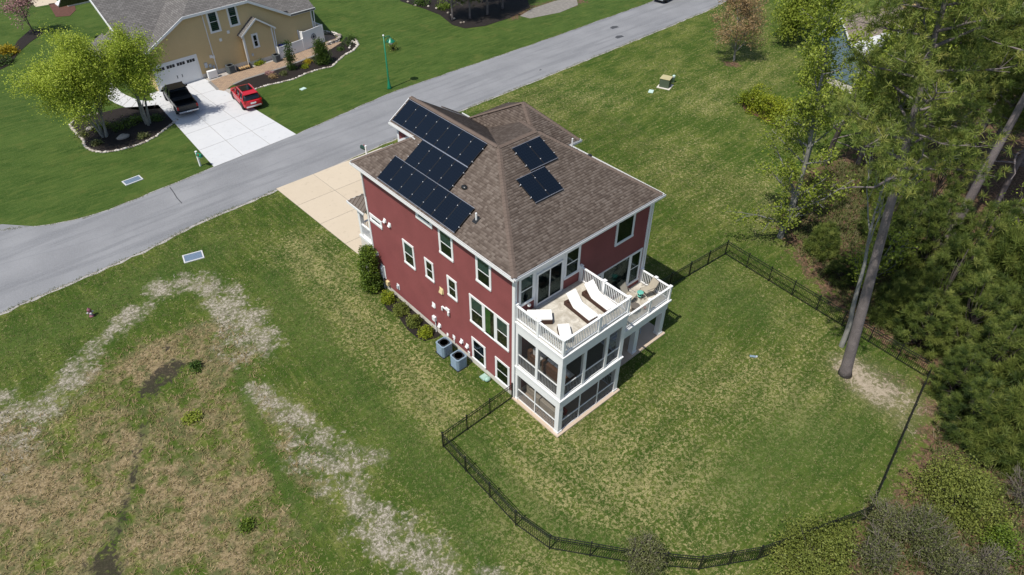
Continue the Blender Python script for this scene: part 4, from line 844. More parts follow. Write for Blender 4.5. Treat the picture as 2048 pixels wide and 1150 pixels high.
# ================================================================ AROUND THE RED HOUSE
# condensers
def condenser(label, loc, rz, m=acm, sc=1.0, group='air conditioners along the red wall'):
    t = thing('air_conditioner', label, 'air conditioner', loc, rz, group); t.scale = (sc,) * 3; h = .82; w_ = .38; c = .09
    def ring(k, z): return [(-w_ * k + c, -w_ * k, z), (w_ * k - c, -w_ * k, z), (w_ * k, -w_ * k + c, z), (w_ * k, w_ * k - c, z), (w_ * k - c, w_ * k, z), (-w_ * k + c, w_ * k, z), (-w_ * k, w_ * k - c, z), (-w_ * k, -w_ * k + c, z)]
    mb = MB(); lv = [ring(1, .05), ring(1, h), ring(1.03, h), ring(1.03, h + .05), ring(.82, h + .06), ring(.82, h - .12)]
    for r_1 in lv: mb.v += [tuple(map(float, v)) for v in r_1]
    for i in range(len(lv) - 1):
        for k in range(8): mb.f.append((i * 8 + k, i * 8 + (k + 1) % 8, (i + 1) * 8 + (k + 1) % 8, (i + 1) * 8 + k))
    mb.f.append(tuple(40 + k for k in range(8))); mb.obj('cabinet', m, t)
    lo = MB()
    for i in range(13):
        z = .12 + i * .052
        for k in range(4):
            M = Matrix.Rotation(k * math.pi / 2, 4, 'Z'); lo.obox(M, -.25, .25, -w_ - .012, -w_ + .002, z, z + .018)
    l_ = lo.obj('louvres', m, t); l_['kind'] = 'stuff'
    MB().lathe([(.09, h - .1), (.11, h - .04), (.05, h - .01)], 10).obj('fan_motor', silver, t)
    for k in range(3):
        M = Matrix.Rotation(k * 2.094, 4, 'Z') @ Matrix.Translation((.08, 0, h - .08)) @ Matrix.Rotation(R(25), 4, 'X'); MB().obox(M, 0, .2, -.07, .07, -.006, .006).obj('fan_blade', silver, t)
    gr = MB()
    for i in range(5):
        r_1 = .06 + i * .06; gr.lathe([(r_1 - .005, h + .04), (r_1 + .005, h + .04), (r_1 + .005, h + .05), (r_1 - .005, h + .05)], 16)
    gr.obj('fan_grille', acd, t); MB().box(-.41, .41, -.41, .41, -.05, .05).obj('pad', acd, t); return t
condenser('blue-grey condenser unit by the red wall, next to the shrub bed', (-.78, 5.40, 0), 0); condenser('blue-grey condenser unit by the red wall, nearer the back fence', (-.80, 3.98, 0), 0)
# black metal fence
fence = thing('metal_fence', 'low black metal picket fence enclosing the back lawn', 'fence')
FP = [(-.12, .02), (-5.08, -.08), (-5.25, -6.0), (-4.9, -7.95), (-2.58, -10.95), (-.52, -13.2), (1.9, -14.7), (7.6, -17.0), (19.05, -14.9), (20.1, -.15), (10.42, .45)]
FH = 1.2; pk = []; postme = MB().box(-.03, .03, -.03, .03, -.05, FH + .04).box(-.04, .04, -.04, .04, FH + .04, FH + .07).mesh('fence_post', black)
pkme = MB().box(-.0085, .0085, -.0085, .0085, .07, FH - .01).mesh('picket', black)
for a, b in zip(FP[:-1], FP[1:]):
    a = np.array(a); b = np.array(b); Ln = np.linalg.norm(b - a); d = (b - a) / Ln; nb = max(1, round(Ln / 1.85)); an = math.atan2(d[1], d[0])
    for i in range(nb + (1 if tuple(b) == FP[-1] else 0)):
        p = a + d * Ln * i / nb; link('fence_post', postme, fence, loc=(p[0], p[1], 0), rz=an)
    for i in range(nb):
        p = a + d * Ln * i / nb; q = a + d * Ln * (i + 1) / nb; M = Matrix.Translation((p[0], p[1], 0)) @ Matrix.Rotation(an, 4, 'Z'); l1 = Ln / nb
        for z in (.12, FH - .22, FH - .04): MB().obox(M, .03, l1 - .03, -.014, .014, z - .018, z + .018).obj('fence_rail', black, fence)
        n_ = int(l1 / .105)
        for j in range(1, n_): c = p + (q - p) * j / n_; pk.append((c[0], c[1], an))
pk.sort(key=lambda c: (c[0] - CAM[0]) ** 2 + (c[1] - CAM[1]) ** 2)
for x, y, an in pk[:296]: link('picket', pkme, fence, loc=(x, y, 0), rz=an)
rest = MB()
for x, y, an in pk[296:]: rest.obox(Matrix.Translation((x, y, 0)) @ Matrix.Rotation(an, 4, 'Z'), -.0085, .0085, -.0085, .0085, .07, FH - .01)
ro = rest.obj('far_pickets', black, fence); ro['kind'] = 'stuff'
# storm grates
def grate(label, px):
    P = [np.array(g2(*q)) for q in px]; c = sum(P) / 4; d = P[1] - P[0]; e = P[3] - P[0]; an = math.atan2(d[1], d[0]); lx = np.linalg.norm(d) / 2; ly = np.linalg.norm(e) / 2
    t = thing('storm_grate', label, 'storm grate', (c[0], c[1], 0), an, 'storm drain grates beside the road'); b = MB(); b.box(-lx, lx, -ly, -ly + .09, -.05, .06).box(-lx, lx, ly - .09, ly, -.05, .06).box(-lx, -lx + .09, -ly + .09, ly - .09, -.05, .06).box(lx - .09, lx, -ly + .09, ly - .09, -.05, .06); b.obj('concrete_rim', greyc, t)
    MB().box(-lx + .09, lx - .09, -ly + .09, ly - .09, -.05, .0055).obj('pit', acd, t); sb = mat_grate; n_ = 20
    for i in range(n_): x = -lx + .1 + (2 * lx - .2) * (i + .5) / n_; MB().box(x - .028, x + .028, -ly + .092, ly - .092, .02, .05).obj('bar', sb, t)
    for y in (-ly * .33, ly * .33): MB().box(-lx + .095, lx - .095, y - .02, y + .02, .01, .045).obj('cross_bar', sb, t)
mat_grate = mat('grate_steel', (.17, .23, .31), .5, .12, 4, metal=.3)
grate('steel storm grate on the lawn in front of the bleached grass', [(363, 513), (403, 502), (410, 515), (371, 527)]); grate('steel storm grate on the yellow house lawn across the road', [(245, 364), (280, 351), (285, 358), (251, 373)])
# hydrant
hy = thing('fire_hydrant', 'small faded maroon fire hydrant on the grass by the road', 'fire hydrant', (*g2(184, 632), 0)); hm = mat('maroon_paint', (.20, .075, .10), .5, .15, 6); hw = mat('silver_paint', (.5, .48, .5), .5, .1)
MB().lathe([(.16, 0), (.16, .05), (.11, .06), (.11, .42), (.13, .44), (.13, .47)], 12).obj('barrel', hm, hy, True); MB().lathe([(.13, .472), (.125, .55), (.08, .62), (.03, .65), (.03, .70)], 12).obj('bonnet', hm, hy, True)
for an in (0, math.pi): MB().tube([(.1 * math.cos(an), .1 * math.sin(an), .33), (.2 * math.cos(an), .2 * math.sin(an), .33)], .05, 8).obj('outlet_cap', hw, hy)
MB().tube([(0, -.1, .3), (0, -.22, .3)], .07, 8).obj('outlet_cap', hw, hy)
# lids and boxes
def lid(label, px, a, b, m, rz=0.2):
    t = thing('utility_lid', label, 'utility lid', (*g2(*px), 0), rz); MB().box(-a, a, -b, b, -.05, .05).obj('rim', m, t, bevel=.01); MB().box(-a * .85, a * .85, -b * .8, b * .8, .05, .062).obj('cover', m, t)
pale_g = mat('pale_green_lid', (.45, .58, .52), .6, .08); lid('pale utility lid in the grass near the green transformer box', (1302, 183), .36, .24, pale_g, .5); lid('pale square utility lid in the lawn behind the red car', (606, 178), .3, .22, pale_g, .2)
cl = thing('cleanout_cap', 'small blue-grey plastic cap lying in the fenced back lawn', 'drain cap', (*g2(1505, 713), 0), -.9); MB().box(-.17, .17, -.08, .08, -.05, .05).obj('cover', acm, cl, bevel=.02); MB().lathe([(.06, 0), (.06, .08), (.04, .09)], 10, (.23, 0, 0)).obj('cap', grey, cl)
tx = thing('transformer_box', 'green electrical transformer cabinet with a tan top on the side lawn', 'transformer', (*g2(1330, 173), 0), R(20)); tg = mat('transformer_green', (.075, .10, .065), .5, .1); ttop = mat('transformer_top', (.42, .37, .20), .6, .12)
MB().box(-.5, .5, -.5, .5, .06, .92).obj('cabinet', tg, tx, bevel=.02); MB().box(-.53, .53, -.53, .53, .922, .99).obj('lid', ttop, tx, bevel=.02); MB().box(-.68, .68, -.68, .68, -.05, .06).obj('pad', found, tx); MB().box(-.02, .02, -.52, -.5, .1, .88).obj('door_seam', black, tx); MB().box(.05, .12, -.54, -.5, .4, .56).obj('handle', silver, tx)
pd_ = thing('cable_pedestal', 'short pale green cable pedestal beside the transformer cabinet', 'pedestal', (*g2(1346, 165), 0)); MB().lathe([(.13, 0), (.13, .6), (.15, .61), (.15, .75), (.1, .79)], 12).obj('body', pale_g, pd_, True); MB().lathe([(.155, .56), (.155, .6)], 12).obj('band', grey, pd_)
# lamp post
lp = thing('lamp_post', 'tall green street lamp post with a hanging shade on the lawn', 'street lamp', (*g2(779, 177), 0), R(5)); MB().lathe([(.23, 0), (.23, .1), (.17, .3), (.11, .75), (.095, .8), (.08, 1.2), (.055, 5.3)], 12).obj('pole', greenmetal, lp, True); MB().blob((0, 0, 5.38), (.09, .09, .1), 8, 6).obj('finial', white_sh, lp, True)
MB().tube([(0, 0, 5.05), (.35, 0, 5.22), (.7, 0, 5.15), (.78, 0, 4.95)], .04, 8).obj('arm', greenmetal, lp); MB().tube([(0, 0, 4.6), (.3, 0, 4.75), (.6, 0, 5.1)], .025, 6).obj('scroll', greenmetal, lp)
MB().lathe([(.05, 4.98), (.12, 4.9), (.2, 4.78), (.42, 4.62), (.44, 4.58), (.40, 4.57)], 16, (.78, 0, 0)).obj('shade', greenmetal, lp, True); MB().lathe([(.16, 4.56), (.2, 4.5), (.17, 4.36), (.06, 4.3)], 12, (.78, 0, 0)).obj('globe', mat('lamp_globe', (.6, .6, .55), .3), lp, True)
# mailboxes
def mailbox(label, loc, rz, bm_):
    t = thing('mailbox', label, 'mailbox', loc, rz, 'mailboxes on posts by the road'); MB().box(-.06, .06, -.06, .06, -.05, 1.35).box(-.08, .08, -.08, .08, 1.35, 1.4).obj('post', white_sh, t); b = MB(); pr = [(-.13, 0), (.13, 0), (.13, .17), (.09, .25), (0, .28), (-.09, .25), (-.13, .17)]
    b.add([(.06 + 0, p[0], 1.0 + p[1]) for p in pr] + [(.60, p[0], 1.0 + p[1]) for p in pr], [tuple(range(7))[::-1], tuple(range(7, 14))] + [(i, (i + 1) % 7, 7 + (i + 1) % 7, 7 + i) for i in range(7)]); b.obj('box', bm_, t); MB().box(.05, .5, -.05, .05, .9, .98).obj('bracket', white_sh, t); MB().box(.3, .42, -.15, -.135, 1.15, 1.32).obj('flag', mat('flag_red', (.4, .03, .03), .5), t); return t
mailbox('white mailbox post with green box beside the grey driveway', (*g2(401, 332), 0), R(-70), greenmetal); mailbox('white mailbox post with dark box just behind the roof of the red house', (8.2, 28.2 - .3, 0), R(100), mat('dark_green', (.02, .05, .04), .4))
# ================================================================ YELLOW HOUSE
yel = mat('tan_siding', (.62, .46, .24), .6, .06, .6)
groof = brickroof_mat('grey_shingles_y', (.118, .111, .106), (.178, .168, .16), 1); groofx = brickroof_mat('grey_shingles_x', (.118, .111, .106), (.178, .168, .16), 0)
yh = thing('yellow_house', 'tan sided house with grey roof and white garage door across the road', 'house')
YY = 53.3
gx0, gx1, gz, gc = -.35, 15.45, 4.0, 7.55; sl = .545; gk = 6.42; xk0, xk1 = gc - (8.3 - gk) / sl, gc + (8.3 - gk) / sl
ww = MB().add([(gx0 + .3, YY, 0), (18.1, YY, 0), (18.1, YY, gz - .05), (gx1 - .1, YY, gz - .05), (xk1 - .1, YY, gk - .1), (xk0 + .1, YY, gk - .1), (gx0 + .3, YY, gz - .05)], [tuple(range(7))])
ww.obj('front_wall', yel, yh); MB().box(gx0 + .3, 18.1, YY + .01, 62.5, -.1, gz - .1).obj('body_wall', yel, yh)
sdm = MB()
def zlim(x): return min(gk - .1, gz - .05 + sl * (x - gx0 - .1)) if x < gc else max(gz - .05, min(gk - .1, gz - .05 + sl * (gx1 - .1 - x)))
z = .45
while z < gk - .3:
    x0, x1 = gx0 + .3, 18.1
    if z + .19 > gz - .06: dz_ = (z + .19 - gz + .05) / sl; x0 = gx0 + .1 + dz_; x1 = gx1 - .1 - dz_
    segs = [(x0, x1)]
    sdm.add([(x0, YY - .06, z), (x1, YY - .06, z), (x1, YY - .004, z + .19), (x0, YY - .004, z + .19), (x0, YY - .001, z), (x1, YY - .001, z)], [(0, 1, 2, 3), (4, 5, 1, 0)]); z += .19
sx = sdm.obj('siding', yel, yh); sx['kind'] = 'stuff'
for z in np.arange(.45, 3.8, .19): pass
MB().box(gx0 + .28, 18.12, YY - .03, YY + .1, -.1, .44).obj('foundation', found, yh)
# roofs: main roof along x, clipped cross gable over the garage
zr_ = lambda y: gz - .02 + (y - 52.85) * .577
for xa, xb, ya in ((-1.5, gx0 + .25, 52.85), (gx0 + .252, gx1 - .002, 53.42), (gx1, 18.5, 52.85)): MB().slab([(xa, ya, zr_(ya)), (xb, ya, zr_(ya)), (xb, 63, zr_(63)), (xa, 63, zr_(63))], (0, 0, -.15)).obj('main_roof', groof, yh)
MB().slab([(-1.5, 63.02, gz + 10.15 * .577), (18.5, 63.02, gz + 10.15 * .577), (18.5, 73, gz), (-1.5, 73, gz)], (0, 0, -.15)).obj('main_roof', groof, yh)
cr = MB(); yb = 62.0
cr.slab([(gx0, 52.95, gz + .03), (xk0, 52.95, gk + .02), (gc, 56.2, 8.32), (gc, yb, 8.32), (gx0, 53.6, gz + .03)], (0, 0, -.14)); cr.obj('garage_roof', groofx, yh)
cr = MB(); cr.slab([(gx1, 52.95, gz + .03), (gx1, 53.6, gz + .03), (gc, yb, 8.32), (gc, 56.2, 8.32), (xk1, 52.95, gk + .02)], (0, 0, -.14)); cr.obj('garage_roof', groofx, yh)
MB().slab([(xk0, 52.95, gk + .03), (xk1, 52.95, gk + .03), (gc, 56.2, 8.33)], (0, 0, -.1)).obj('clipped_gable', groof, yh)
for (xa, za), (xb, zb) in (((gx0, gz), (xk0, gk)), ((xk0, gk), (xk1, gk)), ((xk1, gk), (gx1, gz)), ((gx1, gz - .02), (18.55, gz - .02))):
    MB().slab([(xa, 52.88, za + .06), (xb, 52.88, zb + .06), (xb, 52.88, zb - .2), (xa, 52.88, za - .2)], (0, .06, 0)).obj('rake_board', white, yh)
for (a, b) in (((-1.52, 52.8, 4.0), (-1.52, 63, 9.86)),):
    MB().slab([a, b, (b[0], b[1], b[2] - .3), (a[0], a[1], a[2] - .3)], (-.06, 0, 0)).obj('rake_board', white, yh)
MB().box(18.04, 18.18, YY - .08, YY + .06, 0, 3.85).obj('corner_board', white, yh); MB().box(-.06 + gx0 + .3, .09 + gx0 + .3, YY - .08, YY - .026, 0, 3.9).obj('corner_board', white, yh)
# left wall gable end (behind the birches) and its porch roofs
MB().add([(-.07, 53.4, 0), (-.07, 62.5, 0), (-.07, 62.5, 9.2), (-.07, 53.4, 4)], [(0, 1, 2, 3)]).obj('gable_wall', yel, yh)
MB().slab([(-3.2, 57.2, 3.1), (-1.25, 57.2, 4.1), (-1.25, 61.2, 4.1), (-3.2, 61.2, 3.1)], (0, 0, -.12)).obj('porch_roof', groofx, yh); MB().box(-3.25, -3.18, 57.15, 61.25, 2.85, 3.1).obj('porch_fascia', white, yh)
for y in (57.5, 60.9): MB().box(-3.1, -2.9, y - .1, y + .1, 0, 2.95).obj('porch_post', white, yh)
MB().slab([(-2.6, 54.6, 5.0), (-1.25, 54.6, 5.9), (-1.25, 56.8, 5.9), (-2.6, 56.8, 5.0)], (0, 0, -.1)).obj('porch_roof', groofx, yh)
def yw(*a, **k): return window((0, YY - .02), (1, 0), (0, -1), *a, parent=yh, **k)
yw(6.55, 7.75, 4.12, 6.28, rows=2, cas=.17, shade=(1, mat('teal_blind', (.12, .22, .2), .8))); yw(8.72, 9.85, 4.22, 6.32, rows=2, cas=.17, shade=(1, bpy.data.materials['teal_blind']))
# garage door with raised panels and a row of lights
gd = MB().box(-.02, 4.52, YY - .068, YY - .025, .02, 2.62); gr_ = gd.obj('garage_surround', white, yh)
gdoor = MB().box(.12, 4.30, YY - .09, YY - .069, .05, 2.44).obj('garage_door', white_sh, yh)
for i in range(16):
    x = .16 + i * .26; MB().box(x, x + .24, YY - .102, YY - .091, .1, 1.85).obj('door_panel', white_sh, gdoor)
for i in range(4):
    x = .20 + i * 1.04; MB().box(x, x + .92, YY - .105, YY - .091, 1.92, 2.36).obj('light_frame', white_sh, gdoor)
    for j in range(3): MB().box(x + .05 + j * .285, x + .30 + j * .285, YY - .112, YY - .106, 1.99, 2.29).obj('pane', glass if False else acd, gdoor)
MB().box(2.0, 2.06, YY - .13, YY - .103, .8, 1.1).box(2.5, 2.56, YY - .13, YY - .103, .8, 1.1).obj('door_handle', black, gdoor)
# bump-out with its own gable
bx0, bx1, by, bzE, bzA = 9.55, 12.85, 52.75, 3.45, 4.75; bc = (bx0 + bx1) / 2
MB().add([(bx0, by, 0), (bx1, by, 0), (bx1, by, bzE), (bc, by, bzA - .12), (bx0, by, bzE), (bx0, YY, 0), (bx1, YY, 0), (bx1, YY, bzE), (bx0, YY, bzE)], [(0, 1, 2, 3, 4), (5, 0, 4, 8), (1, 6, 7, 2)]).obj('bay_wall', yel, yh)
sb_ = MB()
z = .45
while z < 4.4:
    a, b = bx0, bx1
    if z + .19 > bzE: t = (z + .19 - bzE) / (bzA - bzE) * (bc - bx0); a += t; b -= t
    sb_.add([(a, by - .06, z), (b, by - .06, z), (b, by - .004, z + .19), (a, by - .004, z + .19), (a, by - .001, z), (b, by - .001, z)], [(0, 1, 2, 3), (4, 5, 1, 0)]); z += .19
s9 = sb_.obj('siding', yel, yh); s9['kind'] = 'stuff'
for s_, xe in ((-1, bx0 - .35), (1, bx1 + .35)):
    ze = bzE - .14; MB().slab([(xe, by - .35, ze), (bc, by - .35, bzA), (bc, 53.29, bzA), (xe, 53.29, ze)], (0, 0, -.1)).obj('bay_roof', groofx, yh)
    MB().slab([(xe, by - .38, ze + .03), (bc, by - .38, bzA + .04), (bc, by - .38, bzA - .16), (xe, by - .38, ze - .16)], (0, .03, 0)).obj('rake_board', white, yh)
window((0, by - .02), (1, 0), (0, -1), 10.42, 11.15, 1.7, 3.2, parent=yh, rows=2, cas=.16); MB().box(bx0 - .02, bx1 + .02, by - .035, by, -.05, .5).obj('foundation', found, yh)
for x in (bx0 + .02, bx1 - .02): MB().box(x - .07, x + .07, by - .08, by - .026, .1, bzE - .1).obj('corner_board', white, yh)
for p in ([(6.15, 53.2, 6.2), (6.2, 53.22, .2)],): pipe(p, .05, parent=yh)
pipe([(9.42, 52.6, 3.3), (9.42, 52.68, .2)], .05, parent=yh); pipe([(13.1, 52.6, 3.3), (12.95, 52.68, .2)], .05, parent=yh); pipe([(18.3, 52.9, 3.9), (18.2, 53.2, .2)], .05, parent=yh)
for x, z in ((7.35, 3.3), (8.35, 3.85), (5.9, 1.95), (6.15, 1.85)): MB().box(x - .13, x + .13, YY - .14, YY - .026, z - .14, z + .14).obj('vent_hood', white_sh, yh)
for x, z, w_, h in ((5.0, 1.0, .3, .5), (5.45, .9, .25, .35), (5.8, .7, .2, .3), (10.0, 1.0, .2, .25)): MB().box(x, x + w_, (YY if x < 9 else by) - .14, (YY if x < 9 else by) - .026, z, z + h).obj('utility_box', grey, yh)
yh.rotation_euler = (0, 0, +.055); _c = Vector((4.5, 53.35, 0)); yh.location = _c - Matrix.Rotation(.055, 3, 'Z') @ _c
# things along its wall
a1 = condenser('dark grey condenser beside the garage of the yellow house', (7.35, 52.75, 0), .1, mat('dark_grey_metal', (.10, .115, .12), .5), .95, 'condensers by the yellow house'); a2 = condenser('dark grey condenser by the white fence of the yellow house', (12.35, 52.25, 0), .1, bpy.data.materials['dark_grey_metal'], .9, 'condensers by the yellow house')
ms = thing('heat_pump', 'white flat heat pump unit next to the garage door', 'heat pump', (5.35, 52.65, 0)); MB().box(-.48, .48, -.18, .18, .1, .85).obj('cabinet', white_sh, ms, bevel=.02); MB().lathe([(.27, 0), (.27, .02)], 16).obj('fan_grille', grey, ms).matrix_world = Matrix.Translation((5.25, 52.46, .48)) @ Matrix.Rotation(R(90), 4, 'X')
for x in (-.35, .35): MB().box(x - .04, x + .04, -.2, .2, -.02, .1).obj('foot', grey, ms)
lgm = mat('log_wood', (.38, .24, .10), .8, .2, 6); lg = thing('log_rack', 'low rack holding split firewood beside the dark condenser', 'firewood rack', (8.75, 52.6, 0)); MB().box(-.75, .75, -.28, .28, .02, .12).box(-.75, -.68, -.28, .28, .12, .5).box(.68, .75, -.28, .28, .12, .5).obj('rack', acd, lg)
for i in range(5): MB().tube([(-.5 + i * .25, -.25, .22 + .05 * (i % 2)), (-.42 + i * .25, .25, .24)], .09, 7).obj('log', lgm, lg)
# white vinyl fence with a compass emblem
wf = thing('vinyl_fence', 'white vinyl privacy fence with a dark compass emblem', 'fence'); xs_ = [(13.05, 52.45, 1.15), (16.2, 52.85, 1.15), (16.22, 52.85, 1.95), (18.75, 53.45, 1.95)]
def vpanel(p, q, h):
    p = np.array(p, float); q = np.array(q, float); d = q - p; Ln = np.linalg.norm(d); M = Matrix.Translation((*p, 0)) @ Matrix.Rotation(math.atan2(d[1], d[0]), 4, 'Z')
    n_ = int(Ln / .16)
    for i in range(n_): MB().obox(M, i * Ln / n_ + .004, (i + 1) * Ln / n_ - .004, -.02, .02, .12, h - .1).obj('fence_board', white_sh, wf)
    MB().obox(M, 0, Ln, -.035, .035, h - .1, h).obj('fence_rail', white_sh, wf); MB().obox(M, 0, Ln, -.035, .035, .04, .12).obj('fence_rail', white_sh, wf)
    for x in (0, Ln): MB().obox(M, x - .07, x + .07, -.07, .07, 0, h + .06).obj('fence_post', white_sh, wf)
    return M, Ln
vpanel((12.95, 52.6), (14.5, 52.83), 1.3); vpanel((14.5, 52.83), (16.1, 53.07), 1.3); Mv, Lv = vpanel((16.2, 53.1), (19.0, 53.75), 2.0); vpanel((12.95, 52.6), (12.9, 53.6), 1.3); vpanel((19.0, 53.75), (18.75, 55.2), 2.0); vpanel((16.2, 53.2), (16.1, 53.95), 2.0)
em_ = MB(); cx_, cz_ = Lv * .5, 1.1
for k in range(8):
    a = k * math.pi / 4; r_1 = .42 if k % 2 == 0 else .26; v_ = [(cx_ + r_1 * math.sin(a), -.055, cz_ + r_1 * math.cos(a)), (cx_ + .09 * math.sin(a + .4), -.055, cz_ + .09 * math.cos(a + .4)), (cx_, -.055, cz_), (cx_ + .09 * math.sin(a - .4), -.055, cz_ + .09 * math.cos(a - .4))]
    em_.slab([Mv @ Vector(q) for q in v_], (0, -.02, 0))
for k in range(24):
    a0, a1_ = k * math.pi / 12, (k + 1) * math.pi / 12; em_.slab([Mv @ Vector((cx_ + r * math.sin(a), -.05, cz_ + r * math.cos(a))) for r, a in ((.28, a0), (.28, a1_), (.33, a1_), (.33, a0))], (0, -.02, 0))
em_.obj('compass_emblem', mat('navy_metal', (.03, .04, .06), .5), wf)
bt = thing('blue_bin', 'blue topped storage bin behind the low white fence', 'bin', (13.8, 53.2, 0)); MB().box(-.4, .4, -.25, .25, .02, 1.15).obj('body', grey, bt); MB().box(-.43, .43, -.28, .28, 1.152, 1.25).obj('lid', mat('blue_lid', (.02, .05, .35), .5), bt)
# retaining stone arc by the fence, boulders
rw_ = thing('stone_edging', 'low stacked stone edging wall round the patio corner', 'stone wall'); arc = resample([(18.9, 52.7), (20.3, 52.9), (21.2, 53.9), (21.0, 55.2), (20.2, 56.4)], 18); rr = random.Random(4)
for k in range(2):
    for p in arc: o = link('stone', smesh[rr.randrange(4)], rw_, loc=(p[0] + rr.uniform(-.05, .05), p[1] + rr.uniform(-.05, .05), .1 + k * .17), rz=rr.uniform(0, 6)); o.scale = (.24, .18, .15)
bed('corner_patio', [(18.8, 53.4), (20.2, 53.2), (20.9, 54.0), (20.7, 55.3), (18.3, 57)], bpy.data.materials['tan_pavers'], .03)
# ================================================================ OTHER HOUSES
bsd = mat('blue_siding', (.125, .185, .235), .55, .08, .8); troof = brickroof_mat('tan_shingles', (.25, .205, .17), (.33, .28, .24), 1); whr = mat('white_roof', (.62, .63, .64), .5, .05, .6)
bh = thing('blue_house', 'small blue sided house with white trim and pale porch roof behind the trees', 'house', (54.2, 9.6, 0), R(-8)); bh.location = (*g2(1702, 188), 0); bh.scale = (1, .6, 1)
MB().box(0, 9, 0, 8, .9, 3.9).obj('wall', bsd, bh); MB().box(.1, 8.9, .1, 7.9, -.1, .9).obj('foundation', found, bh)
s_ = MB()
for i in range(15): s_.add([(-.024, 0, .9 + i * .2), (-.024, 8, .9 + i * .2), (-.004, 8, 1.1 + i * .2), (-.004, 0, 1.1 + i * .2), (-.001, 0, .9 + i * .2), (-.001, 8, .9 + i * .2)], [(0, 1, 2, 3), (4, 5, 1, 0)]); s_.add([(0, -.024, .9 + i * .2), (9, -.024, .9 + i * .2), (9, -.004, 1.1 + i * .2), (0, -.004, 1.1 + i * .2)], [(0, 1, 2, 3)])
s_ = s_.obj('siding', bsd, bh); s_['kind'] = 'stuff'
MB().slab([(-.3, -.3, 3.9), (9.3, -.3, 3.9), (9.3, 2.2, 4.8), (-.3, 2.2, 4.8)], (0, 0, -.1)).obj('porch_roof', whr, bh)
MB().slab([(-.3, 2.21, 4.5), (9.3, 2.21, 4.5), (9.3, 5.5, 6.6), (-.3, 5.5, 6.6)], (0, 0, -.12)).obj('roof', troof, bh); MB().slab([(-.3, 5.51, 6.6), (9.3, 5.51, 6.6), (9.3, 8.6, 4.5), (-.3, 8.6, 4.5)], (0, 0, -.12)).obj('roof', troof, bh)
MB().add([(0, 0, 3.9), (0, 8, 3.9), (0, 8.3, 4.5), (0, 5.5, 6.45), (0, 2.2, 4.4)], [(0, 1, 2, 3, 4)]).obj('gable_wall', bsd, bh)
for a, b in (((-.33, 8.6, 4.55), (-.33, 5.5, 6.66)), ((-.33, 5.5, 6.66), (-.33, 2.2, 4.56)), ((-.33, 2.2, 4.86), (-.33, -.32, 3.95))): MB().slab([a, b, (b[0], b[1], b[2] - .22), (a[0], a[1], a[2] - .22)], (.04, 0, 0)).obj('rake_board', white, bh)
MB().box(-.3, 9.3, -.36, -.31, 3.75, 3.95).obj('fascia', white, bh); MB().box(-.03, .1, -.03, .1, .9, 3.85).obj('corner_board', white, bh); MB().box(-.03, -.001, 7.9, 8.03, .9, 3.85).obj('corner_board', white, bh)
window((0, -.02), (1, 0), (0, -1), 1.2, 2.6, 1.5, 3.4, parent=bh, rows=2); window((0, -.02), (1, 0), (0, -1), 4.2, 6.2, 1.2, 3.5, parent=bh, cols=2)
MB().box(-.1, 3, -2.2, -.01, .75, .9).obj('deck', mat('deck_wood', (.22, .19, .16), .8), bh)
for x in (.1, 2.8): MB().box(x - .06, x + .06, -2.1, -1.98, -.1, .75).obj('deck_post', white, bh)
railing((-.05, -2.15), (2.9, -2.15), .9, .9, bh, 'deck_railing', sp=.16)
for c in bh.children: pass
th = thing('tan_roof_house', 'house with a broad tan shingle roof half hidden beyond the pines', 'house', (72, 5.5, 0), R(-8)); MB().box(0, 14, 0, 9, -.1, 3).obj('wall', yel, th); MB().slab([(-.4, -.4, 2.9), (14.4, -.4, 2.9), (14.4, 4.5, 5.6), (-.4, 4.5, 5.6)], (0, 0, -.12)).obj('roof', troof, th); MB().slab([(-.4, 4.51, 5.6), (14.4, 4.51, 5.6), (14.4, 9.4, 2.9), (-.4, 9.4, 2.9)], (0, 0, -.12)).obj('roof', troof, th); MB().box(-.4, 14.4, -.45, -.41, 2.75, 2.95).obj('fascia', white, th)
window((0, -.02), (1, 0), (0, -1), 2, 3.5, .9, 2.3, parent=th, rows=2)
# white porch at the top left
wpc = thing('white_porch', 'white porch with railing of a house at the upper left corner', 'porch', (*g2(137, 14), 0), R(2)); MB().box(0, 5.5, 0, 3, -.1, .5).obj('base', found, wpc); MB().box(-.08, 5.6, -.08, 3.1, .5, .62).obj('floor', white_sh, wpc)
wr_ = railing((.1, .1), (5.4, .1), .62, .95, wpc, 'porch_railing', sp=.2, mids=(.33, .66)); wr2 = railing((.1, 2.9), (.1, .1), .62, .95, wpc, 'porch_railing', sp=.2, posts=(0,))
for i in range(3): MB().box(-.9 + .28 * i, -.09, .5, 2.2, .0 + .17 * i, .17 + .17 * i).obj('step', white_sh, wpc)
# ================================================================ VEHICLES
tyre = mat('tyre_rubber', (.012, .012, .013), .8); rim = mat('alloy_rim', (.35, .36, .38), .3, .05, metal=.8); carglass = mat('car_glass', (.006, .008, .010), .06, .05, spec=.8)
def carpaint(n_, c): return mat(n_, c, .25, .03, 2, spec=.35, Coat_Weight=.25, Coat_Roughness=.08)
redp_ = carpaint('red_car_paint', (.42, .012, .022)); blackp = carpaint('black_car_paint', (.006, .007, .008)); tail = mat('tail_light', (.35, .01, .01), .2); headl = mat('headlight', (.6, .62, .65), .1)
def loft(sections, ring):
    """sections: list of (y, params); ring(params)-> list of (x,z)"""
    mb = MB(); n_ = None
    for y, pr in sections:
        rg = ring(pr); n_ = len(rg); mb.v += [(x, y, z) for x, z in rg]
    for i in range(len(sections) - 1):
        for k in range(n_): mb.f.append((i * n_ + k, i * n_ + (k + 1) % n_, (i + 1) * n_ + (k + 1) % n_, (i + 1) * n_ + k))
    mb.f.append(tuple(range(n_))[::-1]); mb.f.append(tuple((len(sections) - 1) * n_ + k for k in range(n_))); return mb
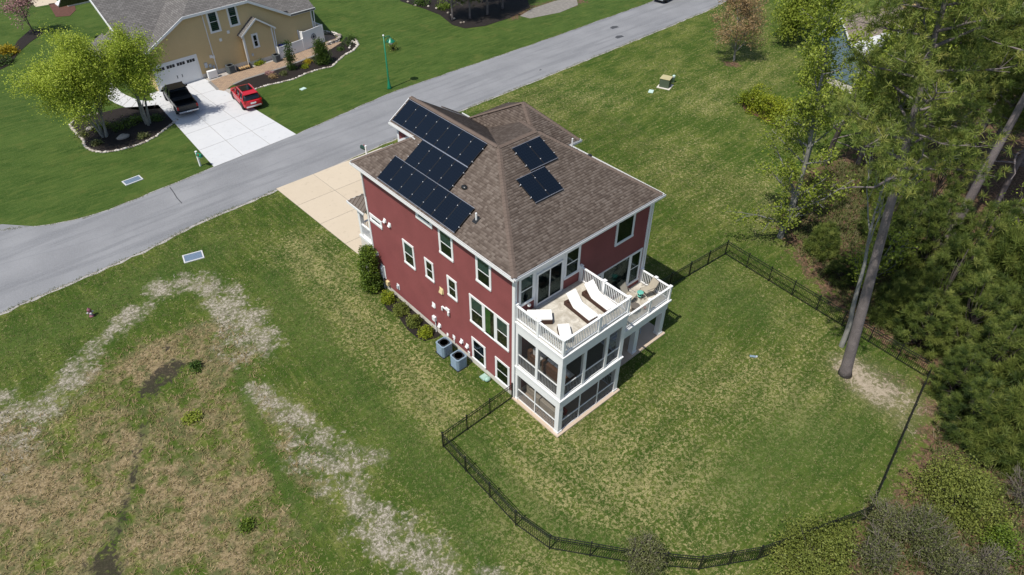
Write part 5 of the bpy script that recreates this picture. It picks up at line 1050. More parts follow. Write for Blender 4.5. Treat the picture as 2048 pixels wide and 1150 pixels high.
def bodyring(pr):
    w_, zb, zs, zt = pr; return [(-w_ * .86, zb), (w_ * .86, zb), (w_, zb + .12), (w_ * 1.01, (zb + zs) / 2), (w_ * .97, zs), (w_ * .85, zt), (-w_ * .85, zt), (-w_ * .97, zs), (-w_ * 1.01, (zb + zs) / 2), (-w_, zb + .12)]
def wheel(root, x, y, r=.36, w_=.24):
    M = Matrix.Translation((x, y, r)) @ Matrix.Rotation(R(90), 4, 'Y'); s_ = 1 if x > 0 else -1
    t = MB().lathe([(r * .62, -w_ / 2), (r * .95, -w_ / 2), (r, -w_ / 2 + .04), (r, w_ / 2 - .04), (r * .95, w_ / 2), (r * .62, w_ / 2)], 20).obj('wheel', tyre, root, True); t.matrix_local = M
    rm = MB().lathe([(r * .6, 0), (r * .6, w_ / 2 + .01), (r * .5, w_ / 2 - .02), (r * .12, w_ / 2)], 10); q = rm.obj('rim', rim, t); q.rotation_euler = (0, 0 if s_ > 0 else math.pi, 0)
def arch(root, x, y, m, r=.45):
    mb = MB(); s_ = 1 if x > 0 else -1
    for k in range(9):
        a0, a1_ = math.pi * k / 9, math.pi * (k + 1) / 9; mb.slab([(x, y + r * math.cos(a0), .36 + r * math.sin(a0)), (x, y + r * math.cos(a1_), .36 + r * math.sin(a1_)), (x, y + (r - .07) * math.cos(a1_), .36 + (r - .07) * math.sin(a1_)), (x, y + (r - .07) * math.cos(a0), .36 + (r - .07) * math.sin(a0))], (s_ * .03, 0, 0))
    mb.obj('wheel_arch', m, root)
def suv(label, loc, rz, paint, group=None):
    """nose towards +y"""
    t = thing('parked_car', label, 'car', loc, rz, group)
    loft([(-2.25, (.74, .42, .75, .95)), (-2.18, (.84, .32, .80, 1.0)), (-1.6, (.91, .24, .92, 1.05)), (-.5, (.92, .22, .95, 1.03)), (.7, (.92, .22, .93, 1.02)), (1.2, (.92, .24, .90, 1.02)), (1.9, (.88, .27, .80, .92)), (2.2, (.80, .33, .70, .80)), (2.32, (.66, .42, .62, .70))], bodyring).obj('body', paint, t, True, .02)
    cab = lambda pr: [(-pr[0], pr[1]), (pr[0], pr[1]), (pr[2], pr[3]), (-pr[2], pr[3])]
    loft([(-2.12, (.80, 1.0, .66, 1.12)), (-1.72, (.84, 1.02, .66, 1.56)), (-.9, (.86, 1.02, .68, 1.62)), (.1, (.86, 1.0, .67, 1.60)), (.45, (.85, .99, .65, 1.52)), (1.28, (.78, .98, .70, 1.02))], cab).obj('cabin_glass', carglass, t, True)
    MB().add([(-.67, -1.86, 1.565), (.67, -1.86, 1.565), (.69, -.9, 1.64), (.68, .1, 1.62), (.66, .42, 1.545), (-.66, .42, 1.545), (-.68, .1, 1.62), (-.69, -.9, 1.64)], [(0, 1, 2, 7), (7, 2, 3, 6), (6, 3, 4, 5)]).slab([(-.66, -1.98, 1.54), (.66, -1.98, 1.54), (.67, -1.72, 1.58), (-.67, -1.72, 1.58)], (0, 0, .03)).obj('roof', paint, t)
    MB().add([(-.52, -1.2, 1.650), (.52, -1.2, 1.650), (.52, .15, 1.632), (-.52, .15, 1.632)], [(0, 1, 2, 3)]).obj('sunroof', carglass, t)
    for s_ in (-1, 1):
        MB().tube([(s_ * .62, -1.6, 1.62), (s_ * .63, -1.4, 1.69), (s_ * .63, -.1, 1.68), (s_ * .62, .15, 1.62)], .02, 6).obj('roof_rail', silver, t)
        for a, b in (((s_ * .87, 1.22, 1.01), (s_ * .67, .42, 1.54)), ((s_ * .875, .0, 1.02), (s_ * .69, -.05, 1.61)), ((s_ * .87, -1.0, 1.04), (s_ * .69, -1.05, 1.62)), ((s_ * .85, -1.95, 1.03), (s_ * .68, -1.75, 1.57))): MB().tube([a, b], .045, 5).obj('pillar', paint, t)
        MB().box(min(s_ * .55, s_ * .86), max(s_ * .55, s_ * .86), -2.235, -2.10, .86, 1.02).obj('tail_light', tail, t); MB().blob((s_ * .66, 2.14, .70), (.16, .12, .07), 8, 5).obj('headlight', headl, t, True); MB().blob((s_ * 1.0, .85, 1.08), (.10, .06, .08), 8, 5).obj('mirror', paint, t, True)
        for y in (.15, -.95): MB().box(min(s_ * .925, s_ * .945), max(s_ * .925, s_ * .945), y - .1, y + .1, .88, .91).obj('door_handle', silver, t)
        for y in (1.4, -1.4): wheel(t, s_ * .82, y); arch(t, s_ * .905, y, black)
        MB().box(min(s_ * .9, s_ * .94), max(s_ * .9, s_ * .94), -.95, .95, .22, .34).obj('sill_trim', black, t)
    MB().box(-.72, .72, -2.30, -2.16, .40, .55).obj('rear_bumper', silver, t, bevel=.03); MB().box(-.26, .26, -2.272, -2.25, .70, .84).obj('licence_plate', white, t); MB().slab([(-.55, -2.10, 1.14), (.55, -2.10, 1.14), (.5, -1.86, 1.44), (-.5, -1.86, 1.44)], (0, -.01, .008)).obj('rear_window', carglass, t)
    MB().box(-.6, .6, -2.05, -1.86, 1.585, 1.61).obj('spoiler', paint, t); MB().box(-.5, .5, 2.27, 2.35, .42, .58).obj('grille', black, t); return t
suv('red compact car with dark glass roof parked on the grey driveway', (5.5, 45.15, .035), R(-6.5), redp_)
def truck(label, loc, rz, paint):
    t = thing('pickup_truck', label, 'pickup truck', loc, rz)
    loft([(-.72, (.96, .42, 1.05, 1.18)), (.9, (.97, .40, 1.06, 1.2)), (1.55, (.97, .40, 1.05, 1.17)), (2.5, (.93, .42, .98, 1.1)), (2.85, (.84, .46, .86, .98))], bodyring).obj('body', paint, t, True, .02)
    b = MB().box(-.96, -.82, -2.85, -.73, .55, 1.16).box(.82, .96, -2.85, -.73, .55, 1.16).box(-.82, .82, -2.9, -2.8, .55, 1.12).box(-.82, .82, -.86, -.73, .55, 1.16); b.obj('bed_side', paint, t, bevel=.03); MB().box(-.82, .82, -2.8, -.86, .55, .66).obj('bed_floor', acd, t); MB().box(-.81, .81, -1.5, -.87, 1.10, 1.15).obj('tonneau_roll', tyre, t)
    cab = lambda pr: [(-pr[0], pr[1]), (pr[0], pr[1]), (pr[2], pr[3]), (-pr[2], pr[3])]
    loft([(-.73, (.90, 1.15, .74, 1.78)), (-.5, (.91, 1.16, .76, 1.87)), (.75, (.91, 1.16, .75, 1.86)), (1.55, (.86, 1.14, .76, 1.18))], cab).obj('cabin_glass', carglass, t); MB().slab([(-.77, -.66, 1.865), (.77, -.66, 1.865), (.76, .78, 1.865), (-.76, .78, 1.865)], (0, 0, .04)).obj('roof', paint, t, bevel=.03)
    for s_ in (-1, 1):
        for a, c in (((s_ * .90, -.70, 1.15), (s_ * .75, -.68, 1.86)), ((s_ * .92, .1, 1.16), (s_ * .77, .1, 1.87)), ((s_ * .89, 1.52, 1.16), (s_ * .76, .76, 1.86))): MB().tube([a, c], .06, 5).obj('pillar', paint, t)
        MB().box(min(s_ * .80, s_ * .965), max(s_ * .80, s_ * .965), -2.93, -2.86, .78, 1.08).obj('tail_light', tail, t); MB().box(min(s_ * .55, s_ * .84), max(s_ * .55, s_ * .84), 2.72, 2.86, .82, .98).obj('headlight', headl, t); MB().blob((s_ * 1.13, 1.2, 1.26), (.13, .07, .12), 8, 5).obj('mirror', paint, t, True)
        for y in (1.85, -1.8): wheel(t, s_ * .86, y, .4, .28); arch(t, s_ * .95, y, black, .5)
    MB().box(-.9, .9, -3.05, -2.91, .45, .62).obj('rear_bumper', mat('chrome', (.5, .5, .52), .15, .02, metal=1.0), t, bevel=.03); MB().box(-.22, .22, -3.065, -3.052, .5, .6).obj('licence_plate', white, t); MB().box(-.75, .75, -2.915, -2.901, .7, 1.05).obj('tailgate', paint, t); MB().box(-.7, .7, 2.83, 2.9, .55, .85).obj('grille', black, t); return t
truck('black pickup truck parked at the left side of the grey driveway', (.45, 48.75, .035), R(-6), blackp)
suv('dark car on the far end of the road at the top edge', (60.5, 37.4, .02), R(-82), carpaint('dark_grey_paint', (.015, .017, .02)))
# ================================================================ VEGETATION
bark_p = mat('pine_bark', (.165, .140, .135), .95, .40, 1.6, bump=1.0, bsc=9, fine=.55); bark_g = mat('grey_bark', (.20, .195, .175), .95, .30, 2, bump=.6, bsc=18, fine=.2); bark_d = mat('dark_bark', (.055, .046, .040), .95, .3, 3, bump=.6, bsc=18); twig = mat('grey_twigs', (.155, .135, .108), .95, .25, 3)
pine_l = leaf_mat('pine_needles', [(0.049, 0.078, 0.015), (0.110, 0.157, 0.029), (0.186, 0.231, 0.046), (0.284, 0.284, 0.069)], .25)
young_l = leaf_mat('young_pine_needles', [(0.026, 0.048, 0.012), (0.074, 0.110, 0.022), (0.150, 0.190, 0.038), (0.240, 0.270, 0.066)], .25)
spring_l = leaf_mat('spring_leaves', [(0.128, 0.173, 0.021), (0.225, 0.285, 0.033), (0.323, 0.375, 0.054), (0.405, 0.435, 0.090)], .4)
lime_l = leaf_mat('lime_leaves', [(0.188, 0.260, 0.028), (0.315, 0.397, 0.043), (0.432, 0.502, 0.064), (0.540, 0.598, 0.116)], .4)
dark_l = leaf_mat('dark_leaves', [(0.016, 0.038, 0.008), (0.040, 0.077, 0.013), (0.072, 0.125, 0.019), (0.120, 0.168, 0.032)], .2)
olive_l = leaf_mat('olive_leaves', [(0.076, 0.098, 0.018), (0.135, 0.165, 0.030), (0.205, 0.234, 0.048), (0.281, 0.299, 0.075)], .3)
hedge_l = leaf_mat('hedge_leaves', [(0.087, 0.123, 0.009), (0.189, 0.232, 0.014), (0.290, 0.326, 0.023), (0.392, 0.406, 0.038)], .3)
bud_l = leaf_mat('tan_buds', [(0.195, 0.143, 0.063), (0.315, 0.217, 0.105), (0.413, 0.277, 0.143), (0.465, 0.338, 0.180)], .3)
pink_l = leaf_mat('pink_blossom', [(0.240, 0.128, 0.128), (0.360, 0.195, 0.195), (0.465, 0.270, 0.262), (0.540, 0.360, 0.330)], .3)
yellow_l = leaf_mat('yellow_leaves', [(.18, .15, .01), (.33, .25, .012), (.45, .34, .02), (.55, .42, .04)], .3)
grey_l = leaf_mat('grey_green_leaves', [(.060, .078, .022), (.105, .125, .038), (.16, .17, .062), (.22, .215, .11)], .3)
arb_l = leaf_mat('arborvitae_leaves', [(0.033, 0.060, 0.007), (0.073, 0.116, 0.013), (0.124, 0.184, 0.020), (0.200, 0.250, 0.036)], .2)
def unit(v): return v / (np.linalg.norm(v, axis=-1, keepdims=True) + 1e-9)
def leafquads(rg, C, size, up=.35, asp=.6):
    n_ = len(C); nn = unit(rg.normal(size=(n_, 3)) + np.array([0, 0, up * 2])); u = unit(np.cross(nn, rg.normal(size=(n_, 3)))); v = np.cross(nn, u)
    s = size * rg.uniform(.6, 1.3, (n_, 1)); V = np.stack([C - u * s, C + v * s * asp, C + u * s, C - v * s * asp], 1).reshape(-1, 3); F = np.arange(n_ * 4).reshape(n_, 4)
    return V, F
def needles(rg, P, D, ln=.22, wd=.03, k=7, spread=.8):
    """star bursts of needles at points P pointing along D"""
    n_ = len(P); d = unit(np.repeat(D, k, 0) + rg.normal(size=(n_ * k, 3)) * spread); p = np.repeat(P, k, 0); w_ = unit(np.cross(d, rg.normal(size=(n_ * k, 3)))) * wd
    L_ = ln * rg.uniform(.7, 1.2, (n_ * k, 1)); V = np.stack([p - w_ * .5 , p + w_ * .5, p + d * L_ * .6 + w_, p + d * L_], 1).reshape(-1, 3); F = np.arange(n_ * k * 4).reshape(-1, 4); return V, F
class Skel:
    """branch skeleton: tubes into an MB and twig points for leaves"""
    def __init__(s, seed): s.r = random.Random(seed); s.mb = MB(); s.tips = []; s.dirs = []
    def branch(s, p, d, ln, r0, r1, lvl, maxl, kids=(5, 4), up=.1, wob=.18, spread=(.5, 1.0), ksz=(.45, .65), start=.3, sides=6):
        r = s.r; n_ = max(3, int(ln / (.9 if lvl == 0 else .45))); n_ = min(n_, 14); pts = [Vector(p)]; d = Vector(d).normalized(); dirs = [d.copy()]
        for i in range(n_):
            d = (d + Vector((r.gauss(0, wob), r.gauss(0, wob), r.gauss(0, wob) + up)) * .35).normalized(); pts.append(pts[-1] + d * ln / n_); dirs.append(d.copy())
        rad = [r0 + (r1 - r0) * (i / n_) ** .8 for i in range(n_ + 1)]; s.mb.tube(pts, rad, max(3, sides - lvl * 1), cap=False)
        if lvl >= maxl - 1:
            for i in range(n_ // 3, n_ + 1): s.tips.append(tuple(pts[i])); s.dirs.append(tuple(dirs[i]))
        if lvl < maxl:
            nk = kids[min(lvl, len(kids) - 1)]
            for k in range(nk):
                f = start + (1 - start) * (k + r.uniform(.2, .8)) / nk; i = min(n_, max(1, int(f * n_))); b = dirs[i]; o = b.orthogonal().normalized(); o = (Matrix.Rotation(r.uniform(0, 6.283), 3, b) @ o); a = r.uniform(*spread)
                s.branch(pts[i], b * math.cos(a) + o * math.sin(a), ln * r.uniform(*ksz) * (1.15 - .5 * f if lvl == 0 else 1), rad[i] * .6, max(.006, r1 * .5), lvl + 1, maxl, kids, up, wob * 1.2, spread, ksz, .25, sides)
        return pts
def clumped(rg, tips, per, rad):
    T = np.array(tips); C = np.repeat(T, per, 0) + rg.normal(size=(len(T) * per, 3)) * rad; return C
def decid(name, label, cat, loc, h, seed, lm, bm, stems=1, lean=(0, 0), per=14, crad=.28, lsz=.11, kids=(9, 5, 3), lev=3, spread=(.45, .95), start=.3, r0=.16, ksz=(.38, .58), group=None, up=.1, keep=1.0, wob=.18, z0=0):
    t = thing(name, label, cat, (loc[0], loc[1], 0), 0, group); sk = Skel(seed); r = sk.r
    for i in range(stems):
        a = 6.283 * i / max(stems, 1) + r.uniform(0, 1); off = .18 if stems > 1 else 0; dd = Vector((lean[0] + (.22 * math.cos(a) if stems > 1 else 0), lean[1] + (.22 * math.sin(a) if stems > 1 else 0), 1))
        sk.branch((off * math.cos(a), off * math.sin(a), -.1), dd, h * (1 if i == 0 else r.uniform(.8, 1)), r0, .02, 0, lev, kids, up, wob, spread, ksz, start, 9)
    sk.mb.obj('trunk', bm, t, True); rg = rng(seed + 7); T = np.array(sk.tips)
    if keep < 1: T = T[rg.random(len(T)) < keep]
    C = clumped(rg, T, per, crad); V, F = leafquads(rg, C, lsz)
    tone = np.clip(np.repeat(rg.normal(.45, .18, len(T)), per) + rg.normal(0, .14, len(C)), 0, 1); link('crown', npmesh('crown', V, F, lm, tone), t); return t
def pine(label, loc, h, seed, lean=(0, 0), zlow=.55, r0=.3, nl=30, lim=3.6, group='tall pines in the woods', bare=2, tuft=26, lm=None):
    t = thing('pine_tree', label, 'pine tree', (loc[0], loc[1], 0), 0, group); r = random.Random(seed); rg = rng(seed); mb = MB(); n_ = 14
    ax = [Vector((lean[0] * z + r.uniform(-.05, .05) * z / h, lean[1] * z + r.uniform(-.05, .05) * z / h, z - .1)) for z in np.r_[0, .55, np.linspace(1.6, h, n_ - 2)]]; rad = [r0 * (1.22 if i == 0 else 1) * (1 - .8 * (i / (n_ - 1))) for i in range(n_)]; mb.tube(ax, rad, 12)
    tips, dirs = [], []
    def at_(z): f = min(n_ - 1.001, max(0, z / h * (n_ - 1))); i = int(f); return ax[i].lerp(ax[i + 1], f - i)
    for k in range(nl + bare):
        f = k / nl if k < nl else r.uniform(-.25, 0); z = h * (zlow + (1 - zlow) * f * .97); a = k * 2.4 + r.uniform(-.5, .5); L_ = lim * (1.0 - .62 * max(f, 0) ** 1.6) * r.uniform(.65, 1.15); p = at_(z); d = Vector((math.cos(a), math.sin(a), .05 + .45 * max(f, 0)))
        pts = [p]; dd = d.normalized()
        for i in range(6): dd = (dd + Vector((r.gauss(0, .16), r.gauss(0, .16), r.gauss(.03, .12)))).normalized(); pts.append(pts[-1] + dd * L_ / 6)
        mb.tube(pts, [.075 * (1 - .8 * i / 6) * (L_ / lim + .3) for i in range(7)], 5, cap=False)
        if f < 0 or (f < .1 and r.random() < .4): continue
        for i in range(2, 7):
            for q in range(2 if i < 6 else 3):
                sdv = Vector((r.gauss(0, 1), r.gauss(0, 1), r.uniform(.0, .8))).normalized(); dq = (dd * .5 + sdv).normalized(); ln = r.uniform(.35, .95); e = pts[i] + dq * ln; mb.tube([pts[i], e], [.022, .012], 3, cap=False)
                tips.append(tuple(e)); dirs.append(tuple(dq))
    mb.obj('trunk', bark_p, t, True); T = np.array(tips); D = np.array(dirs); T = np.repeat(T, 6, 0) + rg.normal(size=(len(T) * 6, 3)) * .30; nd = tuft + 6; P = np.repeat(T, nd, 0) + rg.normal(size=(len(T) * nd, 3)) * .03; Dn = unit(rg.normal(size=P.shape) + np.array([0, 0, .5]))
    V, F = needles(rg, P, Dn, .28, .0155, 1, .1); tone = np.clip(np.repeat(rg.normal(.48, .2, len(T)), nd) + rg.normal(0, .12, len(F)), 0, 1); link('crown', npmesh('crown', V, F, lm or pine_l, tone), t); return t
def bushy(name, label, cat, loc, rx, ry, h, seed, lm, clumps=70, per=40, crad=.24, lsz=.08, needle=False, group=None, z0=.0, conical=0.0, stems=5, bm=None, flat=1.0, hollow=.55, stemr=.03, k=5, ln=.2, pom=False):
    """low plant: stems fanning to clumps spread through an uneven body"""
    t = thing(name, label, cat, (loc[0], loc[1], 0), 0, group); rg = rng(seed); r = random.Random(seed); mb = MB()
    u = unit(rg.normal(size=(clumps, 3))); u[:, 2] = np.abs(u[:, 2]) * flat if conical == 0 else u[:, 2]; rr_ = rg.uniform(hollow, 1.0, (clumps, 1)) * (1 + .16 * rg.normal(size=(clumps, 1)))
    C0 = u * rr_
    if conical: zz = rg.uniform(0, 1, clumps) ** 1.2; a = rg.uniform(0, 6.283, clumps); w_ = (1 - zz * conical) * rg.uniform(.55, 1.05, clumps) * np.clip(.45 + zz * 3.5, 0, 1); C0 = np.stack([np.cos(a) * w_, np.sin(a) * w_, zz], 1)
    C0 = C0 * np.array([rx, ry, h]) + np.array([0, 0, z0])
    C0[:, 2] = np.maximum(C0[:, 2], .12)
    for i in range(min(clumps, stems * 6)):
        p = C0[r.randrange(clumps)]; a = r.uniform(0, 6.28); b = (.06 * math.cos(a) * stems ** .5, .06 * math.sin(a) * stems ** .5, -.05) if not conical else (0, 0, max(0, p[2] * .5 - .2)); m_ = (p[0] * .55, p[1] * .55, p[2] * .65); mb.tube([b, m_, tuple(p)], [stemr, stemr * .6, stemr * .25], 4, cap=False)
    if conical: mb.tube([(0, 0, -.1), (0, 0, h * .95)], [stemr * 2, stemr * .4], 6)
    mb.obj('stems' if not conical else 'trunk', bm or bark_d, t, True)
    C = np.repeat(C0, per, 0) + rg.normal(size=(clumps * per, 3)) * crad * np.array([1, 1, .8]); C[:, 2] = np.maximum(C[:, 2], .03)
    tone0 = np.repeat(rg.normal(.46, .24 if needle else .17, clumps), per)
    if needle and pom:
        m_ = clumps * per; P = np.repeat(C0, per, 0) + rg.normal(size=(m_, 3)) * .05; D = unit(rg.normal(size=(m_, 3)) + np.array([0, 0, .55]) + .5 * np.repeat(unit(C0 - np.array([0, 0, h * .35])), per, 0)); V, F = needles(rg, P, D, ln, .013, 1, .12); tone = tone0
    elif needle:
        D = unit(C / np.array([rx, ry, h]) - np.array([0, 0, .1]) + rg.normal(size=C.shape) * .5 + np.array([0, 0, .35])); V, F = needles(rg, C, D, ln, .022, k, .5); tone = np.repeat(tone0, k)
    else: V, F = leafquads(rg, C, lsz); tone = tone0
    tone = np.clip(tone + rg.normal(0, .13, len(tone)), 0, 1); link('foliage', npmesh('foliage', V, F, lm, tone), t); return t
# ---- yellow house yard
decid('birch_tree', 'large bright green multi-stemmed birch on the left of the island bed', 'tree', g2(211, 273), 7.2, 11, lime_l, bark_g, stems=4, per=25, crad=.36, lsz=.07, kids=(10, 6, 3), spread=(.35, .8), start=.28, r0=.13, up=.2, lean=(.03, .0), ksz=(.42, .62))
decid('birch_tree', 'bright green multi-stemmed birch nearer the garage in the island bed', 'tree', g2(297, 249), 7.4, 12, lime_l, bark_g, stems=3, per=21, crad=.32, lsz=.07, kids=(9, 5, 3), spread=(.3, .7), start=.32, r0=.13, up=.22, ksz=(.36, .54))
decid('redbud_tree', 'slender pink blossoming tree at the upper left corner', 'tree', g2(69, 70), 5.2, 13, pink_l, bark_d, stems=1, per=7, crad=.26, lsz=.09, kids=(8, 5, 3), spread=(.5, 1.0), start=.35, r0=.09)
for i, (px, h, lb) in enumerate((((8, 112), 1.1, 'rounded yellow shrub at the left edge, nearer the road side'), ((22, 106), .9, 'smaller yellow shrub at the left edge beside the larger one'))):
    bushy('yellow_shrub', lb, 'shrub', g2(*px), h * .9, h * .9, h, 20 + i, yellow_l, 40, 30, .2, .08, group='yellow shrubs at the left edge')
bushy('dark_shrub', 'low dark green shrub in front of the yellow shrubs at the left edge', 'shrub', g2(5, 128), 1.0, 1.0, .9, 23, dark_l, 30, 30, .2, .08)
# island bed plants
for i, (x, y, rx, h, lm, lb) in enumerate(((580, 740, .75, .55, spring_l, 'low green shrub at the foot of the larger birch'), (700, 730, 1.1, .5, arb_l, 'spreading green juniper in the middle of the island bed'), (790, 700, .7, .6, arb_l, 'rounded green shrub between the two birches'), (900, 690, .6, .45, dark_l, 'small dark shrub by the driveway end of the island bed'), (480, 780, .35, .3, grey_l, 'tiny grey-green plant at the left tip of the island bed'), (560, 830, .3, .25, grey_l, 'tiny grey-green plant by the stone ring at the bottom of the island bed'), (830, 790, .35, .3, grey_l, 'tiny grey-green plant by the stone ring nearest the road'))):
    bushy('bed_shrub', lb, 'shrub', g2(x / 2.875, y / 2.875), rx, rx * .8, h, 30 + i, lm, 24, 26, .16, .07)
bl_ = [(710, 795, .42, 'grey boulder lying at the front of the island bed'), (522, 745, .3, 'pale boulder beside the larger birch trunks')]
for x, y, s_, lb in bl_:
    c = g2(x / 2.875, y / 2.875); o = MB().blob((0, 0, .12), (s_ * 1.3, s_ * .9, s_ * .6), 10, 7, random.Random(int(x)), .14).obj('boulder', mat('boulder_stone', (.30, .27, .24), .9, .25, 5), None, True); o.location = (*c, 0); tag(o, lb, 'boulder')
# side bed plants
bushy('weeping_conifer', 'narrow dark weeping conifer leaning in the side bed', 'conifer', g2(584, 139), .30, .30, 3.0, 41, dark_l, 44, 26, .2, .07, needle=True, conical=.9, k=4, ln=.16)
bushy('blue_conifer', 'broad dark green weeping conifer near the white fence', 'conifer', g2(646, 126), .66, .66, 2.3, 42, dark_l, 90, 34, .24, .07, needle=True, conical=.7, k=4, ln=.18)
for i, (x, y, rx, h, lm, lb) in enumerate(((520, 500, .25, .3, hedge_l, 'tiny lime plant left of a pair against the yellow house wall'), (548, 488, .25, .3, hedge_l, 'tiny lime plant right of a pair against the yellow house wall'), (905, 485, .42, .5, yellow_l, 'yellow-green clump between the two conifers'), (880, 520, .3, .3, hedge_l, 'small lime clump at the stone edge below the yellow-green clump'), (640, 595, .4, .35, bud_l, 'tan ornamental grass clump in the side bed'), (610, 570, .28, .3, pink_l, 'pinkish small plant behind the tan grass clump'), (718, 575, .3, .3, grey_l, 'pale small plant right of the tan grass clump'), (1205, 345, .75, .7, dark_l, 'rounded dark shrub at the gravel end of the side bed'), (1240, 305, .5, .5, dark_l, 'smaller dark shrub at the far tip of the side bed'), (1148, 385, .3, .3, dark_l, 'tiny dark plant in the gravel of the side bed'))):
    bushy('bed_shrub', lb, 'shrub', g2(380 + x / 3.8325, y / 3.8325), rx, rx, h, 50 + i, lm, 22, 24, .13, .06)
bushy('garden_shrub', 'small shrub with a dark shadow on the lawn behind the lamp post', 'shrub', g2(786, 100), .45, .45, 1.1, 60, olive_l, 24, 20, .2, .07)
# ---- red house planting
for i, (y, x) in enumerate(((11.55, -.72), (10.15, -.70), (8.65, -.72), (7.35, -.72))):
    bushy('boxwood_shrub', ('boxwood shrub by the red wall, nearest the columnar evergreen', 'second boxwood shrub by the red wall, counted from the columnar evergreen', 'third boxwood shrub by the red wall, counted from the columnar evergreen', 'smallest boxwood shrub, at the condenser end of the bed')[i], 'shrub', (x, y), .44 - .06 * (i == 3), .44 - .06 * (i == 3), .74 - .15 * (i == 3), 70 + i, (hedge_l, olive_l, olive_l, hedge_l)[i], 90, 46, .08, .042, group='boxwood shrubs along the red wall')
bushy('columnar_evergreen', 'tall dense columnar evergreen at the front corner of the red wall', 'evergreen', (-.80, 13.3), .70, .70, 3.3, 80, arb_l, 260, 46, .11, .06, conical=.45, stems=3)
# ---- far top: shaded grove, right lawn trees
for i, (px, h, lb) in enumerate((((905, 42), 7, 'leftmost pine of the shaded grove at the top edge'), ((940, 38), 9, 'second pine from the left in the shaded grove at the top edge'), ((975, 30), 9, 'third pine from the left in the shaded grove at the top edge'), ((1005, 18), 8, 'rightmost pine of the shaded grove at the top edge'), ((965, 5), 10, 'pine at the back of the shaded grove at the top edge'))):
    pine(lb, g2(*px), h, 90 + i, zlow=.22, r0=.14, nl=22, lim=2.4, group='pines of the shaded grove at the top', tuft=14, bare=0)
bushy('dark_shrub', 'low dark shrub in the mulch at the left of the shaded grove', 'shrub', g2(845, 8), 1.2, 1.0, 1.0, 97, dark_l, 30, 26, .22, .09); bushy('dark_shrub', 'low dark shrub in the mulch in front of the grove pines', 'shrub', g2(888, 17), 1.0, .9, .9, 98, arb_l, 30, 26, .22, .09)
rr = random.Random(8)
for i, px in enumerate(((816, 5), (831, 12), (857, 14), (873, 18), (896, 27), (903, 32), (908, 39), (922, 47), (928, 46))):
    c = g2(*px); o = link('pale_rock', smesh[i % 4], loc=(c[0], c[1], .1), rz=rr.uniform(0, 6)); o.scale = (.22, .2, .2); tag(o, 'small pale rock in the mulch along the shaded grove', 'rock', 'pale rocks in the grove mulch')
decid('budding_tree', 'round tan budding tree standing alone in a small mulch ring', 'tree', g2(1468, 122), 6.2, 101, bud_l, bark_g, per=7, crad=.22, lsz=.08, kids=(14, 8, 4), spread=(.5, 1.05), start=.22, r0=.13, ksz=(.42, .62))
decid('green_tree', 'full green tree behind the tan budding tree', 'tree', g2(1585, 78), 5.4, 102, spring_l, bark_d, per=15, crad=.36, lsz=.13, kids=(11, 6, 3), spread=(.6, 1.2), start=.12, r0=.12, ksz=(.5, .7))
bushy('magnolia', 'dark glossy upright magnolia left of the blue house', 'tree', g2(1632, 150), 2.0, 2.0, 5.6, 103, dark_l, 90, 34, .38, .13, conical=.55); bushy('yellow_green_tree', 'yellow-green leafy tree leaning before the blue house', 'tree', g2(1622, 172), 1.5, 1.4, 4.2, 104, spring_l, 70, 26, .36, .11, conical=.5)
for i, (px, rx, h, lb) in enumerate((((1503, 212), 1.35, 2.3, 'leftmost bright olive hedge bush on the side lawn'), ((1535, 228), 1.5, 2.3, 'middle bright olive hedge bush on the side lawn'), ((1563, 246), 1.4, 1.9, 'right hand bright olive hedge bush on the side lawn'))):
    bushy('hedge_bush', lb, 'shrub', g2(*px), rx, rx, h, 110 + i, hedge_l, 90, 40, .2, .08, group='bright hedge bushes on the side lawn')
# ---- woods on the right
decid('bare_oak', 'leaning sparsely leafed tree with twiggy trunk at the lawn edge', 'tree', (24.9, -1.6), 17.5, 121, spring_l, bark_g, per=4, crad=.24, lsz=.09, kids=(40, 8, 3), spread=(.6, 1.3), start=.04, r0=.24, ksz=(.14, .28), lean=(.13, .03), wob=.16, keep=.9)
decid('sparse_tree', 'dark trunked sparse tree in front of the blue house', 'tree', g2(1650, 330), 15.5, 122, spring_l, bark_d, per=7, crad=.30, lsz=.12, kids=(14, 6, 3), spread=(.5, 1.1), start=.25, r0=.26, ksz=(.22, .4), lean=(.06, .0))
decid('grey_sapling', 'thin grey forked tree beside the thick pine trunk inside the fence', 'tree', (17.78, -10.29), 13.5, 123, spring_l, bark_g, per=5, crad=.22, lsz=.09, kids=(5, 4, 3), spread=(.25, .55), start=.42, r0=.17, ksz=(.3, .5), keep=.6, lean=(.03, .02))
pine('thick leaning pine trunk standing inside the back fence', (15.78, -11.6), 24, 131, lean=(-.105, .088), zlow=.60, r0=.35, nl=30, lim=4.0, bare=0)
pine('pine with long bare trunk behind the shrubs near the right edge', g2(1888, 492), 23, 132, zlow=.66, r0=.36, nl=28, lim=4.0, bare=4, lean=(.01, -.02)); pine('pine with a short visible trunk cut by the right edge', g2(1988, 520), 23, 133, zlow=.66, r0=.36, nl=26, lim=4.0)
pine('large forked pine in front of the tan roof, with heavy crooked limbs', g2(1852, 232), 20, 134, zlow=.45, r0=.42, nl=34, lim=5.2, bare=5, lean=(.02, .0)); pine('tall pine left of the forked pine, before the pale porch roof', g2(1775, 262), 9.5, 135, zlow=.40, r0=.24, nl=28, lim=3.4); pine('tall pine right of the forked pine near the right edge', g2(1960, 262), 18.5, 136, zlow=.45, r0=.3, nl=32, lim=4.2)
